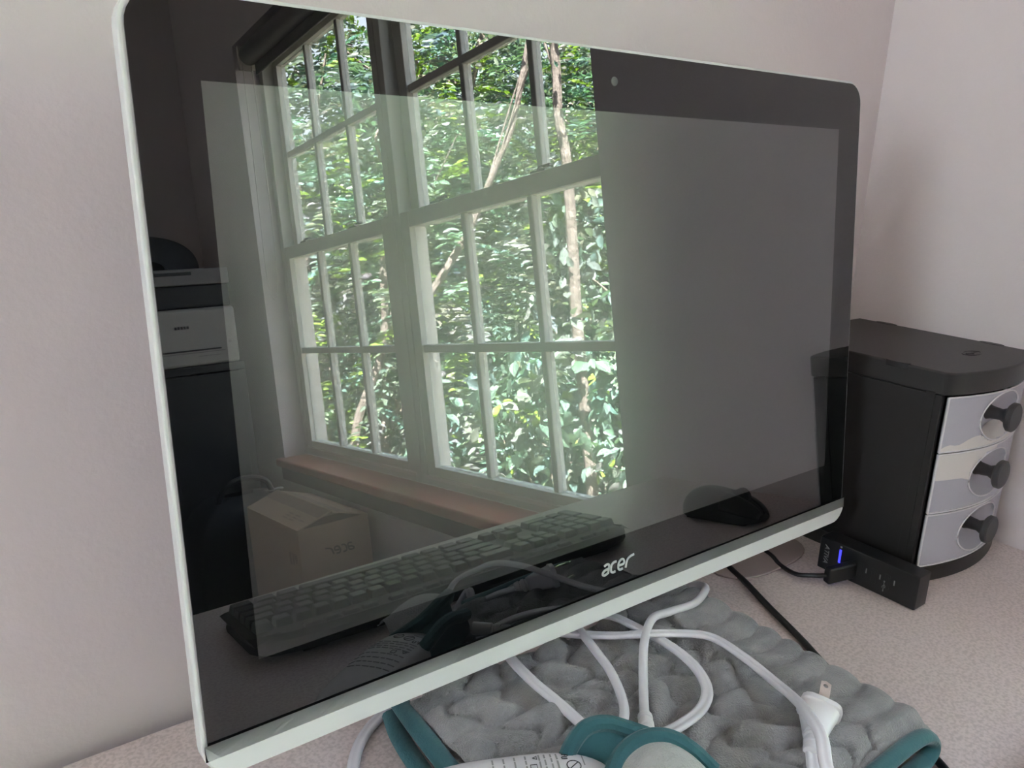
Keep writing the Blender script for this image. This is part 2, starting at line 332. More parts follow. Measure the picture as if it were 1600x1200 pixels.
# ------------------------------------------------------------------ outdoors
struct(MB().box(-30, 60, -60, 40, -4.6, -4.4).build('ground', 'ground', smooth=False))
def leaves_object(name, P, D, L, W, colr, parent):
    n = len(P); D = D / np.linalg.norm(D, axis=1, keepdims=True)
    R = rng.normal(size=(n, 3)) * 0.7 + np.array([0, 0, 1.0]); S = np.cross(D, R); S /= np.linalg.norm(S, axis=1, keepdims=True) + 1e-9; U = np.cross(S, D)
    L = L[:, None]; W = W[:, None]; f = 0.18 * W
    vs = np.stack([P, P + D * L * .35 + S * W * .5 + U * f, P + D * L * .72 + S * W * .36 + U * f, P + D * L - U * L * .08,
                   P + D * L * .72 - S * W * .36 + U * f, P + D * L * .35 - S * W * .5 + U * f], 1).reshape(-1, 3)
    o = np.array(parent['_w']); vs = vs - o
    base = np.arange(n)[:, None] * 6
    loops = np.concatenate([base + np.array([0, 1, 2, 3]), base + np.array([0, 3, 4, 5])], 1).reshape(-1)
    me = bpy.data.meshes.new(name); me.vertices.add(n * 6); me.vertices.foreach_set('co', vs.astype(np.float32).ravel())
    me.loops.add(n * 8); me.loops.foreach_set('vertex_index', loops.astype(np.int32))
    me.polygons.add(n * 2); me.polygons.foreach_set('loop_start', np.arange(0, n * 8, 4, dtype=np.int32)); me.polygons.foreach_set('loop_total', np.full(n * 2, 4, dtype=np.int32))
    me.update(calc_edges=True)
    at = me.color_attributes.new('Col', 'FLOAT_COLOR', 'POINT'); c = np.repeat(np.concatenate([colr, np.ones((n, 1))], 1), 6, 0)
    at.data.foreach_set('color', c.astype(np.float32).ravel())
    me.materials.append(M['leaf'])
    ob = bpy.data.objects.new(name, me); COL.objects.link(ob); ob.parent = parent; stuff(ob); return ob
def crown_points(c, r, k, shell=0.5):
    d = rng.normal(size=(k, 3)); d /= np.linalg.norm(d, axis=1, keepdims=True); q = (shell + (1 - shell) * rng.random(k)) ** 0.7
    return np.array(c) + d * q[:, None] * np.array(r)
def tree(name, label, c, r, kind, k, trunk, tr, group, branches=5, leaf=0.07, tint=(1, 1, 1)):
    root = thing(name, (trunk[0][0], trunk[0][1], -4.4), label, 'tree' if 'tree' in name else 'bush', group)
    path = catmull([(trunk[0][0], trunk[0][1], -4.5)] + trunk, 8); m_ = len(path)
    MB().tube(path, tr, 9, scale=[1.0 - 0.55 * i / (m_ - 1) for i in range(m_)], up=(1, 0.2, 0)).build('trunk', 'bark', root)
    top = Vector(trunk[-1])
    for b in range(branches):
        s0 = path[int(m_ * (0.55 + 0.4 * random.random()))]; e = Vector(crown_points(c, r, 1, 0.7)[0]); mid = (Vector(s0) + e) / 2 + Vector((random.uniform(-.2, .2), random.uniform(-.2, .2), random.uniform(.0, .3)))
        pb = catmull([s0, mid, e], 6)
        MB().tube(pb, tr * 0.36, 6, scale=[1.0 - 0.7 * i / (len(pb) - 1) for i in range(len(pb))], up=(0.3, 1, 0.1)).build('branch', 'bark', root)
    tint = np.array(tint)
    if kind == 'frond':                                   # compound leaves: rows of leaflets on a stalk
        F = crown_points(c, r, k, 0.35); d = (F - np.array(c)); d /= np.linalg.norm(d, axis=1, keepdims=True) + 1e-9
        d = d * 0.5 + rng.normal(size=(k, 3)) * 0.6; d[:, 2] = d[:, 2] * 0.5 - 0.25; d /= np.linalg.norm(d, axis=1, keepdims=True)
        sd = np.cross(d, np.array([0, 0, 1.0])); sd /= np.linalg.norm(sd, axis=1, keepdims=True) + 1e-9
        ln = rng.uniform(0.22, 0.42, k); P, D, Ls, Ws, Cs = [], [], [], [], []
        colF = np.stack([rng.uniform(.11, .20, k), rng.uniform(.165, .265, k), rng.uniform(.14, .22, k)], 1) * tint
        yel = rng.random(k) < 0.13; colF[yel] = np.array([.22, .33, .05]) * rng.uniform(.7, 1.1, (yel.sum(), 1))
        for j in range(8):
            for sg in (-1, 1):
                P.append(F + d * (ln * (0.15 + 0.85 * j / 7))[:, None] - np.array([0, 0, 1.0]) * (ln * 0.25 * (j / 7) ** 2)[:, None]); D.append(sd * sg + d * 0.45 + rng.normal(size=(k, 3)) * 0.12)
                Ls.append(leaf * rng.uniform(.8, 1.15, k)); Ws.append(leaf * 0.38 * rng.uniform(.8, 1.2, k)); Cs.append(colF * rng.uniform(.85, 1.15, (k, 1)))
        P, D, Ls, Ws, Cs = np.concatenate(P), np.concatenate(D), np.concatenate(Ls), np.concatenate(Ws), np.concatenate(Cs)
    else:                                                 # broad single leaves, drooping, gathered on twigs
        nt = max(k // 14, 1); T = crown_points(c, r, nt, 0.35); ti = rng.integers(0, nt, k); td = rng.normal(size=(nt, 3)); td /= np.linalg.norm(td, axis=1, keepdims=True)
        P = T[ti] + td[ti] * rng.uniform(-.22, .22, (k, 1)) + rng.normal(size=(k, 3)) * 0.03
        D = td[ti] * 0.5 + rng.normal(size=(k, 3)) * 0.7; D[:, 2] -= 0.5
        Ls = leaf * rng.uniform(.7, 1.25, k); Ws = Ls * rng.uniform(.5, .68, k)
        base = np.stack([rng.uniform(.11, .19, nt), rng.uniform(.165, .25, nt), rng.uniform(.14, .20, nt)], 1) * tint
        Cs = base[ti] * rng.uniform(.75, 1.2, (k, 1)); yel = rng.random(k) < 0.05; Cs[yel] = np.array([.25, .36, .06])
    leaves_object('foliage', P, D, Ls, Ws, np.clip(Cs, 0, 1), root)
    return root
EX, EY = -0.86, 0.29
def pol(deg, t): a = math.radians(deg); return EX + t * math.cos(a), EY - t * math.sin(a)
G1, G2, G3 = 'trees outside the window', 'bushes outside the window', 'far trees behind the others'
def add_tree(deg, t, z, r, kind, k, label, name, tr=0.05, lean=(0, 0), leaf=0.07, grp=G1, tint=(1, 1, 1), br=5):
    x, y = pol(deg, t)
    trunk = [(x - lean[0], y - lean[1], -2.5), (x - lean[0] * .5, y - lean[1] * .5, z - r[2] * .4), (x, y, z + r[2] * .6)]
    tree(name, label, (x, y, z), r, kind, k, trunk, tr, grp, br, leaf, tint)
add_tree(68, 6.0, 0.9, (1.3, 1.3, 1.9), 'frond', 1500, 'tall feathery-leaved tree behind the left window unit', 'locust_tree', 0.07, (-0.3, 0.3))
add_tree(60.5, 5.2, 0.2, (0.9, 0.9, 1.5), 'frond', 950, 'leaning feathery-leaved tree with a pale crooked trunk at the centre mullion', 'locust_tree', 0.045, (0.55, 0.2))
add_tree(54, 6.4, 1.5, (1.4, 1.4, 1.4), 'frond', 1500, 'feathery-leaved tree filling the top of the right window unit', 'locust_tree', 0.06, (0.7, 0.4))
add_tree(47.5, 8.2, 1.6, (1.7, 1.7, 2.0), 'frond', 1500, 'feathery-leaved tree with a straight thick trunk in the upper right panes', 'locust_tree', 0.10)
add_tree(51, 5.0, -0.5, (1.05, 1.05, 1.0), 'broad', 4200, 'broad-leaved bush close behind the lower right panes', 'leafy_bush', 0.03, (0.2, 0.1), 0.085, G2)
add_tree(57, 5.7, -1.0, (1.1, 1.1, 0.9), 'broad', 4200, 'broad-leaved bush low in the middle of the window', 'leafy_bush', 0.03, (-0.2, 0.1), 0.08, G2)
add_tree(64, 6.6, -1.3, (1.2, 1.2, 0.8), 'broad', 3600, 'broad-leaved bush low in the left window unit', 'leafy_bush', 0.03, (0.1, 0.1), 0.08, G2, (1.15, 1.15, 0.8))
add_tree(43, 5.2, -0.2, (1.1, 1.1, 1.6), 'broad', 4200, 'broad-leaved bush hidden by the right edge of the window', 'leafy_bush', 0.035, (0, 0), 0.085, G2)
add_tree(36, 6.5, 0.6, (1.6, 1.6, 2.2), 'frond', 1400, 'feathery-leaved tree standing beyond the right edge of the window', 'locust_tree', 0.07)
add_tree(76, 8.5, 0.6, (1.6, 1.6, 2.2), 'frond', 1400, 'feathery-leaved tree standing beyond the left edge of the window', 'locust_tree', 0.07)
for i, (dg, t, z) in enumerate(((34, 12.0, 0.5), (42, 13, 0.8), (49, 11.5, -0.3), (55, 13.5, 1.0), (61, 11.5, -0.2), (67, 13.5, 0.6), (73, 12, 0.0))):
    add_tree(dg, t, z, (2.4, 2.4, 3.6), 'broad', 6500, ['far tree in deep shade behind the bushes at the right', 'far tree behind the straight thick trunk', 'far tree behind the lower right bush', 'far tree behind the feathery crown at the top right',
             'far tree behind the centre mullion', 'far tree behind the left window unit', 'far tree at the left edge of the window'][i], 'far_tree', 0.10, (0.2, 0), 0.15, G3, (0.85, 0.95, 0.9), 3)

def slim_tree(label, path, rad, crown, r, k):
    root = thing('slender_tree', (path[0][0], path[0][1], -4.4), label, 'tree', G1)
    pts = catmull(path, 8); n_ = len(pts)
    MB().tube(pts, rad, 9, scale=[1.25 - 0.55 * i / (n_ - 1) for i in range(n_)], up=(1, 0.2, 0)).build('trunk', 'bark_dark', root)
    for b in range(3):
        s0 = pts[int(n_ * (0.72 + 0.09 * b))]; e = Vector(crown_points(crown, r, 1, 0.6)[0]); pb = catmull([s0, (Vector(s0) + e) / 2 + Vector((0.05, -0.05, 0.12)), e], 6)
        MB().tube(pb, rad * 0.3, 6, scale=[1.0 - 0.6 * i / (len(pb) - 1) for i in range(len(pb))], up=(0.3, 1, 0.1)).build('branch', 'bark_dark', root)
    T = crown_points(crown, r, k, 0.3); D = rng.normal(size=(k, 3)); D[:, 2] -= 0.4; L = 0.055 * rng.uniform(.7, 1.2, k)
    leaves_object('foliage', T, D, L, L * 0.55, np.stack([rng.uniform(.11, .19, k), rng.uniform(.17, .25, k), rng.uniform(.13, .19, k)], 1), root)
slim_tree('slender tree with a bare upright trunk in the upper right panes', [(2.119, -3.171, -4.500), (2.075, -3.126, -2.273), (2.050, -3.114, -0.081), (2.058, -3.109, 0.411), (2.071, -3.106, 0.954), (2.047, -3.113, 1.231), (2.058, -3.110, 1.496), (2.041, -3.107, 1.871), (2.063, -3.126, 2.543)], 0.030, (2.063, -3.126, 2.543), (0.5, 0.5, 0.5), 260)
slim_tree('slender tree leaning right across the middle of the right window unit', [(1.072, -3.689, -4.500), (1.146, -3.637, -2.114), (1.198, -3.605, -0.749), (1.251, -3.579, 0.015), (1.319, -3.541, 0.250), (1.440, -3.470, 0.444), (1.542, -3.406, 0.603), (1.628, -3.350, 0.763), (1.722, -3.283, 0.981), (1.817, -3.213, 1.209), (1.933, -3.143, 1.666)], 0.022, (1.933, -3.143, 1.824), (0.45, 0.45, 0.4), 200)
slim_tree('slender tree with a bent trunk low in the left window unit', [(0.93, -3.99, -4.5), (0.95, -3.95, -2.0), (0.977, -3.925, -0.68), (1.012, -3.91, -0.464), (1.057, -3.889, -0.287), (1.133, -3.854, -0.116), (1.192, -3.825, 0.022), (1.238, -3.802, 0.233), (1.27, -3.78, 0.6), (1.40, -3.72, 1.1)], 0.026, (1.45, -3.70, 1.2), (0.4, 0.4, 0.4), 160)

# ------------------------------------------------------------------ desk
dk = thing('desk', (-0.85, -0.28, FL), 'beige speckled laminate desk in the corner of the room', 'desk')
MB().box(-1.75, -0.001, -0.556, -0.005, -0.030, 0.0).build('desk_top', 'desk', dk, bevel=0.004, seg=3)
for xx in (-1.74, -0.04): MB().box(xx, xx + 0.03, -0.52, -0.03, FL, -0.030).build('side_panel', 'deskleg', dk, bevel=0.002)
MB().box(-1.71, -0.04, -0.06, -0.04, -0.45, -0.030).build('modesty_panel', 'deskleg', dk, bevel=0.002)

# ------------------------------------------------------------------ the all-in-one computer
MD, MN, MU, MV = Vector((-0.4857934, -0.1076329, 0.2505861)), Vector((-0.0029130, -0.9941222, 0.1082224)), Vector((0.9999957, -0.0029303, 0)), Vector((0.0003171, 0.1082219, 0.9941268))
MD = MD - MU * 0.0048 + MV * 0.0007 + MN * 0.005
def mp(u, v, w_=0.0): return MD + MU * u + MV * v + MN * w_
mon = thing('computer_monitor', (MD.x, -0.10, 0.0), 'large black glass all-in-one computer screen with a thin silver frame', 'monitor')
def rounded(u0, u1, v0, v1, rt, rb_, n=7):
    out = []
    for (cu, cv, r, a0) in ((u1 - rt, v1 - rt, rt, 0), (u0 + rt, v1 - rt, rt, 90), (u0 + rb_, v0 + rb_, rb_, 180), (u1 - rb_, v0 + rb_, rb_, 270)):
        if r <= 1e-6: out.append((cu, cv)); continue
        out += [(cu + r * math.cos(math.radians(a0 + 90 * k / n)), cv + r * math.sin(math.radians(a0 + 90 * k / n))) for k in range(n + 1)]
    return out
GU, GT, GB = 0.2814, 0.1777, -0.1860
MB().prism(rounded(-0.2845, 0.2845, -0.1985, 0.1799, 0.0175, 0.0175), lambda a, b: mp(a, b, -0.0105), lambda a, b: mp(a, b, -0.0012)).build('frame', 'silver', mon, bevel=0.0012, seg=3)
# bezel: glass ring round the display
outer = rounded(-GU, GU, GB, GT, 0.0155, 0.0)
HW, HH = 0.2520, 0.1414
mb = MB(); n = len(outer); inner = []
for a, b in outer:          # match every outline point with a point on the display's edge
    k = max(abs(a) / HW, abs(b) / HH); inner.append((max(-HW, min(HW, a)), max(-HH, min(HH, b))))
vs = [mp(a, b, 0) for a, b in outer] + [mp(a, b, 0) for a, b in inner] + [mp(a, b, -0.0030) for a, b in outer]
fs = []
for i in range(n):
    j = (i + 1) % n
    fs.append((i, j, 2 * n + j, 2 * n + i))
    q = [i, j] + ([n + j] if inner[j] != inner[i] else []) + [n + i]
    fs.append(tuple(q))
mb.add(vs, fs); bz = mb.build('bezel', 'bezel', mon, smooth=False)
MB().obox(mp(0, 0, -0.0015), MU * HW, MV * HH, MN * 0.0015).build('display', 'display', mon, smooth=False)['label'] = 'grey switched-off display'
MB().prism(rounded(-0.2832, 0.2832, -0.1978, GB, 0.0, 0.0165), lambda a, b: mp(a, b, -0.004), lambda a, b: mp(a, b, 0.0012)).build('chin_bar', 'silver', mon, bevel=0.0006)
MB().prism(rounded(-0.262, 0.262, -0.180, 0.160, 0.03, 0.03), lambda a, b: mp(a * 0.86, b * 0.84, -0.040), lambda a, b: mp(a, b, -0.0105)).build('back_shell', 'shell', mon, bevel=0.004, seg=3)
MB().lathe(mp(0.0025, 0.1599, 0.0), MN, [(0.0, 0.0029), (0.0003, 0.0027), (0.0004, 0.0020)], 16).build('camera_lens', 'lens', mon)
mb = MB(); acer_logo(mb, lambda a, b, h: mp(0.0023 + a, -0.1667 + b, 0.0001 + 0.0006 * h), 0.0076); mb.build('logo', 'logo', mon, smooth=False)['label'] = 'silver acer lettering'
for s in (-1, 1):                                         # two struts and small feet behind the screen
    xc = MD.x + s * 0.12
    MB().box(xc - 0.03, xc + 0.03, -0.045, -0.012, 0.0002, 0.005).build('foot', 'shell', mon, bevel=0.0015)
    MB().sweep([V(xc, -0.028, 0.003), V(xc, -0.028, 0.10), V(xc, -0.050, 0.17)], circle(0.009, 10, 1.6), up=(0, 1, 0)).build('strut', 'shell', mon)
out = []
for k in range(28):
    a = 2 * math.pi * k / 28; ca, sa = math.cos(a), math.sin(a)
    out.append((-0.243 + 0.062 * math.copysign(abs(ca) ** 0.7, ca), -0.064 + 0.040 * math.copysign(abs(sa) ** 0.7, sa)))
tag(MB().prism(out, lambda a, b: V(a, b, 0.0002), lambda a, b: V(a, b, 0.0025)).build('desk_mat', 'foot', bevel=0.001), 'flat rounded brown mat on the desk behind the lower right screen corner', 'mat')

# ------------------------------------------------------------------ keyboard (seen in the reflection)
KC, KYAW = Vector((-0.459, -0.437, 0.0)), math.radians(2.0)
kb = thing('keyboard', tuple(KC), 'black full-size keyboard with glossy keys lying in front of the screen', 'keyboard')
kb.rotation_euler = (0, 0, KYAW)
kb['_w'] = (0, 0, 0)
KW = 0.2105
def k_front(x): return -0.068 - 0.008 * math.cos(x / KW * math.pi / 2) ** 2 + 0.020 * (abs(x) / KW) ** 6
def k_back(x): return 0.077 - 0.018 * (abs(x) / KW) ** 8
def k_deck(y): return 0.0105 + (y + 0.09) * 0.050
mb = MB()
secs = []
xs = [-KW, -KW + 0.004, -KW + 0.012, -KW + 0.03] + [(-KW + 0.03) + (2 * KW - 0.06) * i / 14 for i in range(1, 14)] + [KW - 0.03, KW - 0.012, KW - 0.004, KW]
for i, x in enumerate(xs):
    e = 1.0 - max(0.0, (abs(x) - (KW - 0.012)) / 0.012) ** 2 * 0.55
    f, b = k_front(x), k_back(x); c = (f + b) / 2; f = c + (f - c) * (0.55 + 0.45 * e); b = c + (b - c) * (0.55 + 0.45 * e)
    prof = [(f + 0.004, 0.001), (f, 0.004), (f + 0.002, 0.0085), (f + 0.015, k_deck(f + 0.015) - 0.002), (-0.055, k_deck(-0.055)), (0.062, k_deck(0.062)), (b - 0.004, k_deck(b) + 0.003), (b, k_deck(b) - 0.002), (b, 0.009), (b - 0.005, 0.003)]
    secs.append([(x, y, 0.001 + (z - 0.001) * (0.6 + 0.4 * e)) for y, z in prof])
n = len(secs[0]); vs = [p for s in secs for p in s]
fs = [(i * n + j, i * n + (j + 1) % n, (i + 1) * n + (j + 1) % n, (i + 1) * n + j) for i in range(len(secs) - 1) for j in range(n)] + [tuple(range(n))[::-1], tuple((len(secs) - 1) * n + j for j in range(n))]
mb.add(vs, fs).build('case', 'keyboard', kb)
for sx_ in (-1, 1): MB().box(sx_ * 0.16 - 0.012, sx_ * 0.16 + 0.012, 0.055, 0.066, 0.0, 0.005).build('tilt_foot', 'keyboard', kb, bevel=0.001)
kmesh = {}
def key(x, y, wu, hu=1.0, low=False):
    p = 0.0182; kk = (round(wu, 3), round(hu, 3), low)
    if kk not in kmesh:
        a, b = wu * p / 2 - 0.0009, hu * p / 2 - 0.0009; t = 0.0016; h = 0.0035 if low else 0.0075
        m_ = MB(); vs = [(-a, -b, 0), (a, -b, 0), (a, b, 0), (-a, b, 0), (-a + t, -b + t * .8, h), (a - t, -b + t * .8, h), (a - t, b - t * 1.2, h), (-a + t, b - t * 1.2, h)]
        m_.add(vs, [(3, 2, 1, 0), (4, 5, 6, 7), (0, 1, 5, 4), (1, 2, 6, 5), (2, 3, 7, 6), (3, 0, 4, 7)])
        o = m_.build('key', 'key', kb, smooth=False, bevel=0.0008); o.location = (x, y, k_deck(y) - 0.0006); o.rotation_euler = (math.atan(0.05), 0, 0); kmesh[kk] = o
    else: child_copy(kmesh[kk], kb, (x, y, k_deck(y) - 0.0006), (math.atan(0.05), 0, 0))
p = 0.0182; X0 = -0.2035
rows = [[1] * 13 + [2], [1.5] + [1] * 12 + [1.5], [1.75] + [1] * 11 + [2.25], [2.25] + [1] * 10 + [2.75], [1.25, 1.25, 1.25, 6.25, 1.25, 1.25, 1.25, 1.25]]
for r_, row in enumerate(rows):
    yy = 0.030 - r_ * p; x = X0
    for wu in row: key(x + wu * p / 2, yy, wu); x += wu * p
XN, XP = X0 + 15.35 * p, X0 + 18.65 * p
fy = 0.030 + 1.45 * p
fx = X0
key(fx + p / 2, fy, 1, 0.62, True)
for g in range(3):
    for i in range(4): key(X0 + (2.0 + g * 4.5 + i) * p + p / 2, fy, 1, 0.62, True)
for i in range(3):
    key(XN + (i + .5) * p, fy, 1, 0.62, True); key(XN + (i + .5) * p, 0.030, 1); key(XN + (i + .5) * p, 0.030 - p, 1); key(XN + (i + .5) * p, 0.030 - 4 * p, 1)
key(XN + 1.5 * p, 0.030 - 3 * p, 1)
for i in range(4):
    key(XP + (i + .5) * p, 0.030, 1)
for r_ in (1, 2, 3):
    for i in range(3): key(XP + (i + .5) * p, 0.030 - r_ * p, 1)
key(XP + 3.5 * p, 0.030 - 1.5 * p, 1, 2); key(XP + 3.5 * p, 0.030 - 3.5 * p, 1, 2); key(XP + 1 * p, 0.030 - 4 * p, 2); key(XP + 2.5 * p, 0.030 - 4 * p, 1)
for i in range(3): key(XP + (i + .9) * p, fy, 1, 0.5, True)

# ------------------------------------------------------------------ mouse (seen in the reflection)
ms = thing('mouse', (-0.118, -0.345, 0.0), 'black computer mouse on the desk beside the keyboard', 'mouse')
ms['_w'] = (0, 0, 0); ms.rotation_euler = (0, 0, math.radians(-6))
def mouse_pt(u, v, sh=1.0):
    # u 0..1 along length (back to front), v 0..1 across the top
    L_ = 0.054; y = -L_ + 2 * L_ * u; q = max(0.0, 1 - abs(2 * u - 1) ** 2.6)
    hw = 0.031 * q ** 0.42 * (1 - 0.10 * math.sin(math.pi * u)); hh = 0.036 * q ** 0.5 * (1.08 - 0.42 * u)
    a = math.pi * v
    return (hw * sh * math.copysign(abs(math.cos(a)) ** 0.8, math.cos(a)), y, 0.003 + hh * sh * abs(math.sin(a)) ** 0.75)
MB().grid(lambda u, v: mouse_pt(u, v), 24, 20).build('body', 'mouse', ms, angle=80)
for a, b in ((0.10, 0.47), (0.53, 0.90)): MB().grid(lambda u, v: mouse_pt(0.58 + 0.40 * u, a + (b - a) * v, 1.025), 10, 8).build('button', 'mouse', ms, angle=80, solid=0.0008)
MB().lathe((-0.0035, 0.026, 0.0285), (1, 0, 0), [(0, 0.009), (0.001, 0.010), (0.006, 0.010), (0.007, 0.009)], 18).build('scroll_wheel', 'dark', ms)
MB().box(-0.022, 0.022, -0.04, 0.04, 0.0, 0.004).build('base_plate', 'mouse', ms, bevel=0.001)

# ------------------------------------------------------------------ drawer cabinet in the corner
CX0, CX1, CYB = -0.1655, -0.0015, -0.006
cxm, chw = (CX0 + CX1) / 2, (CX1 - CX0) / 2
def cfy(x, amp=0.0165, base=-0.187): return base - amp * (1 - ((x - cxm) / chw) ** 2)
def cab_outline(grow=0.0, amp=0.0165, base=-0.187, rc=0.006):
    pts = [(CX0 - grow, CYB), (CX0 - grow, base + rc)]
    pts += [(CX0 - grow + rc * (1 - math.cos(a)), base + rc - (rc + 0.0) * math.sin(a) + 0.0) for a in (0.5, 1.0)]
    pts += [(cxm + (chw - rc) * t, cfy(cxm + (chw - rc) * t, amp, base) - grow) for t in np.linspace(-1, 1, 17)]
    pts += [(CX1 + grow - rc * (1 - math.cos(a)), base + rc - rc * math.sin(a)) for a in (1.0, 0.5)]
    pts += [(CX1 + grow, base + rc), (CX1 + grow, CYB)]
    return pts
cb = thing('drawer_cabinet', (cxm, -0.10, 0.0), 'small black plastic cabinet with three translucent drawers in the corner', 'cabinet')
flat = lambda z: (lambda a, b: V(a, b, z))
MB().prism(cab_outline(0.0005), flat(0.178), flat(0.1985)).build('top', 'cabinet', cb, bevel=0.002)
MB().prism(cab_outline(), flat(0.0), flat(0.0150)).build('base', 'cabinet', cb, bevel=0.001)
for a, b in ((CX0, CX0 + 0.006), (CX1 - 0.006, CX1)): MB().box(a, b, -0.184, CYB, 0.015, 0.178).build('side_panel', 'cabinet', cb, bevel=0.001)
MB().box(CX0 + 0.006, CX1 - 0.006, -0.010, CYB, 0.015, 0.178).build('back_panel', 'cabinet', cb)
MB().box(CX0 - 0.0008, CX0 + 0.0002, -0.178, -0.170, 0.012, 0.180).build('corner_ridge', 'cabinet', cb, bevel=0.0004)
for (nx, ny, a, b) in ((CX0 + 0.002, -0.140, 0.0045, 0.012), (CX1 - 0.002, -0.150, 0.0045, 0.012), (CX1 - 0.002, -0.040, 0.0045, 0.012), (CX0 + 0.002, -0.035, 0.0045, 0.012)):
    MB().prism([(nx + a * math.cos(t), ny + b * math.sin(t)) for t in np.linspace(0, 2 * math.pi, 16, endpoint=False)], flat(0.1935), flat(0.1990)).build('stacking_notch', 'cabinet', cb, bevel=0.0006)
mb = MB()
ring = [(-0.068 + 0.013 * math.cos(t), -0.160 + 0.0065 * math.sin(t)) for t in np.linspace(0, 2 * math.pi, 28)]
mb.sweep([V(a, b, 0.1986) for a, b in ring], circle(0.0006, 6)); mb.tube([V(-0.077, -0.159, 0.1987), V(-0.070, -0.1625, 0.1987), V(-0.064, -0.1585, 0.1987), V(-0.058, -0.160, 0.1987)], 0.0008, 6)
mb.build('embossed_mark', 'black', cb)
DX0, DX1 = CX0 + 0.0045, CX1 - 0.005
for i, (z0, z1) in enumerate(((0.1262, 0.1765), (0.0684, 0.1245), (0.0160, 0.0667))):
    zc = (z0 + z1) / 2 + 0.001; kx = cxm
    def front(u, v, off=0.0):
        x = DX0 + (DX1 - DX0) * u; z = z0 + (z1 - z0) * v; y = cfy(x) + 0.0015
        r2 = ((x - kx) / 0.036) ** 2 + ((z - zc) / 0.0225) ** 2
        if r2 < 1: y += 0.017 * (1 - r2) ** 0.75 * 0.75
        elif r2 < 1.13: y -= 0.0007
        return V(x, y + off, z)
    dr = MB().grid(front, 60, 28).build('drawer', 'drawer', cb, solid=0.0015, angle=50)
    dr['label'] = ['top drawer holding crumpled white paper', 'middle drawer holding a folded white sheet', 'bottom drawer'][i]
    lip = MB()
    lip.sweep([front(0, 1, -0.0006), front(0, 0.5, -0.0006), front(0, 0, -0.0006)], circle(0.0010, 6), up=(0, 1, 0))
    for vv in (0.995, 0.005): lip.sweep([front(u, vv, -0.0004) for u in np.linspace(0, 1, 25)], circle(0.0008, 6))
    lip.build('lip', 'drawer_edge', dr)
    MB().sweep([front(0.5 + 0.0362 * math.cos(a_) / (DX1 - DX0), (zc - z0 + 0.0227 * math.sin(a_)) / (z1 - z0), -0.0004) for a_ in np.linspace(0, 2 * math.pi, 41)], circle(0.0007, 6), caps=False).build('dish_rim', 'drawer_edge', dr)
    ky = cfy(kx) + 0.0015 + 0.0125
    MB().lathe((kx, ky, zc), (0, -1, 0), [(0.0, 0.0075), (0.004, 0.0060), (0.012, 0.0052), (0.017, 0.0075), (0.0185, 0.0118), (0.0200, 0.0134), (0.0235, 0.0134), (0.0245, 0.0120)], 24).build('knob', 'knob', dr)
    if i < 2:
        pts = [[(0.0, 0.0), (1.0, 0.0), (1.0, 0.30), (0.55, 0.34), (0.35, 0.26), (0.22, 0.22), (0.12, 0.10), (0.05, 0.14), (0.0, 0.06)],
               [(0.0, 0.99), (0.0, 0.56), (0.20, 0.55), (0.36, 0.42), (0.46, 0.70), (0.52, 0.99)]][i]
        # a sheet pressed against the inside of the clear drawer front, seen through it
        bmv = []
        lo = MB(); N = 26
        us = np.linspace(0, max(a for a, b in pts), N)
        def span(u):
            c = []
            for k in range(len(pts)):
                (a0, b0), (a1, b1) = pts[k], pts[(k + 1) % len(pts)]
                if (a0 - u) * (a1 - u) <= 0 and a0 != a1: c.append(b0 + (b1 - b0) * (u - a0) / (a1 - a0))
            return (min(c), max(c)) if c else (0, 0)
        def sheet(u, v):
            uu = u * us[-1]; s0, s1 = span(min(max(uu, 1e-4), us[-1] - 1e-4)); x = DX0 + (DX1 - DX0) * uu
            q = front(uu, s0 + (s1 - s0) * v, -0.0006); return q
        lo.grid(sheet, 30, 8); lo.build('paper', 'paper', dr)

# ------------------------------------------------------------------ USB hub
hb = thing('usb_hub', (-0.2, -0.166, 0.0), 'narrow black USB hub with a blue light standing against the black cabinet', 'hub')
MB().box(-0.2100, -0.1900, -0.2128, -0.1190, 0.0002, 0.0320).build('body', 'black', hb, bevel=0.0012)
HX = -0.2103
MB().box(HX - 0.0002, HX + 0.001, -0.1412, -0.1392, 0.0135, 0.0265).build('status_light', 'led', hb)['label'] = 'glowing blue light bar'
MB().box(HX - 0.0001, HX + 0.001, -0.1412, -0.1394, 0.0285, 0.0300).build('light_tip', 'hub_mark', hb)
text_mesh('ATIVA', 0.0066, (0, 0, -1), (0, -1, 0), (HX, -0.1268, 0.0165), 0.0002, 0.25).build('lettering', 'hub_mark', hb, smooth=False)
for yy in (-0.1545, -0.1665, -0.1795, -0.1925): MB().box(HX - 0.0001, HX + 0.001, yy - 0.0005, yy + 0.0005, 0.0150, 0.0195).build('port_mark', 'hub_mark', hb)
for yy in (-0.1605, -0.1735, -0.1860):
    q = MB().box(HX - 0.0002, HX + 0.001, yy - 0.0026, yy - 0.0021, 0.0085, 0.0225); q.box(HX - 0.0002, HX + 0.001, yy + 0.0021, yy + 0.0026, 0.0085, 0.0225); q.box(HX - 0.0002, HX + 0.001, yy - 0.0021, yy + 0.0021, 0.0085, 0.0090); q.box(HX - 0.0002, HX + 0.001, yy - 0.0021, yy + 0.0021, 0.0220, 0.0225)
    q.box(HX, HX + 0.001, yy - 0.0010, yy + 0.0010, 0.0105, 0.0205); q.build('usb_port', 'dark', hb)
hp = lambda a, b, h: V(HX - 0.0002 * h, -0.1840 - b, 0.0105 - a)
mb = MB()
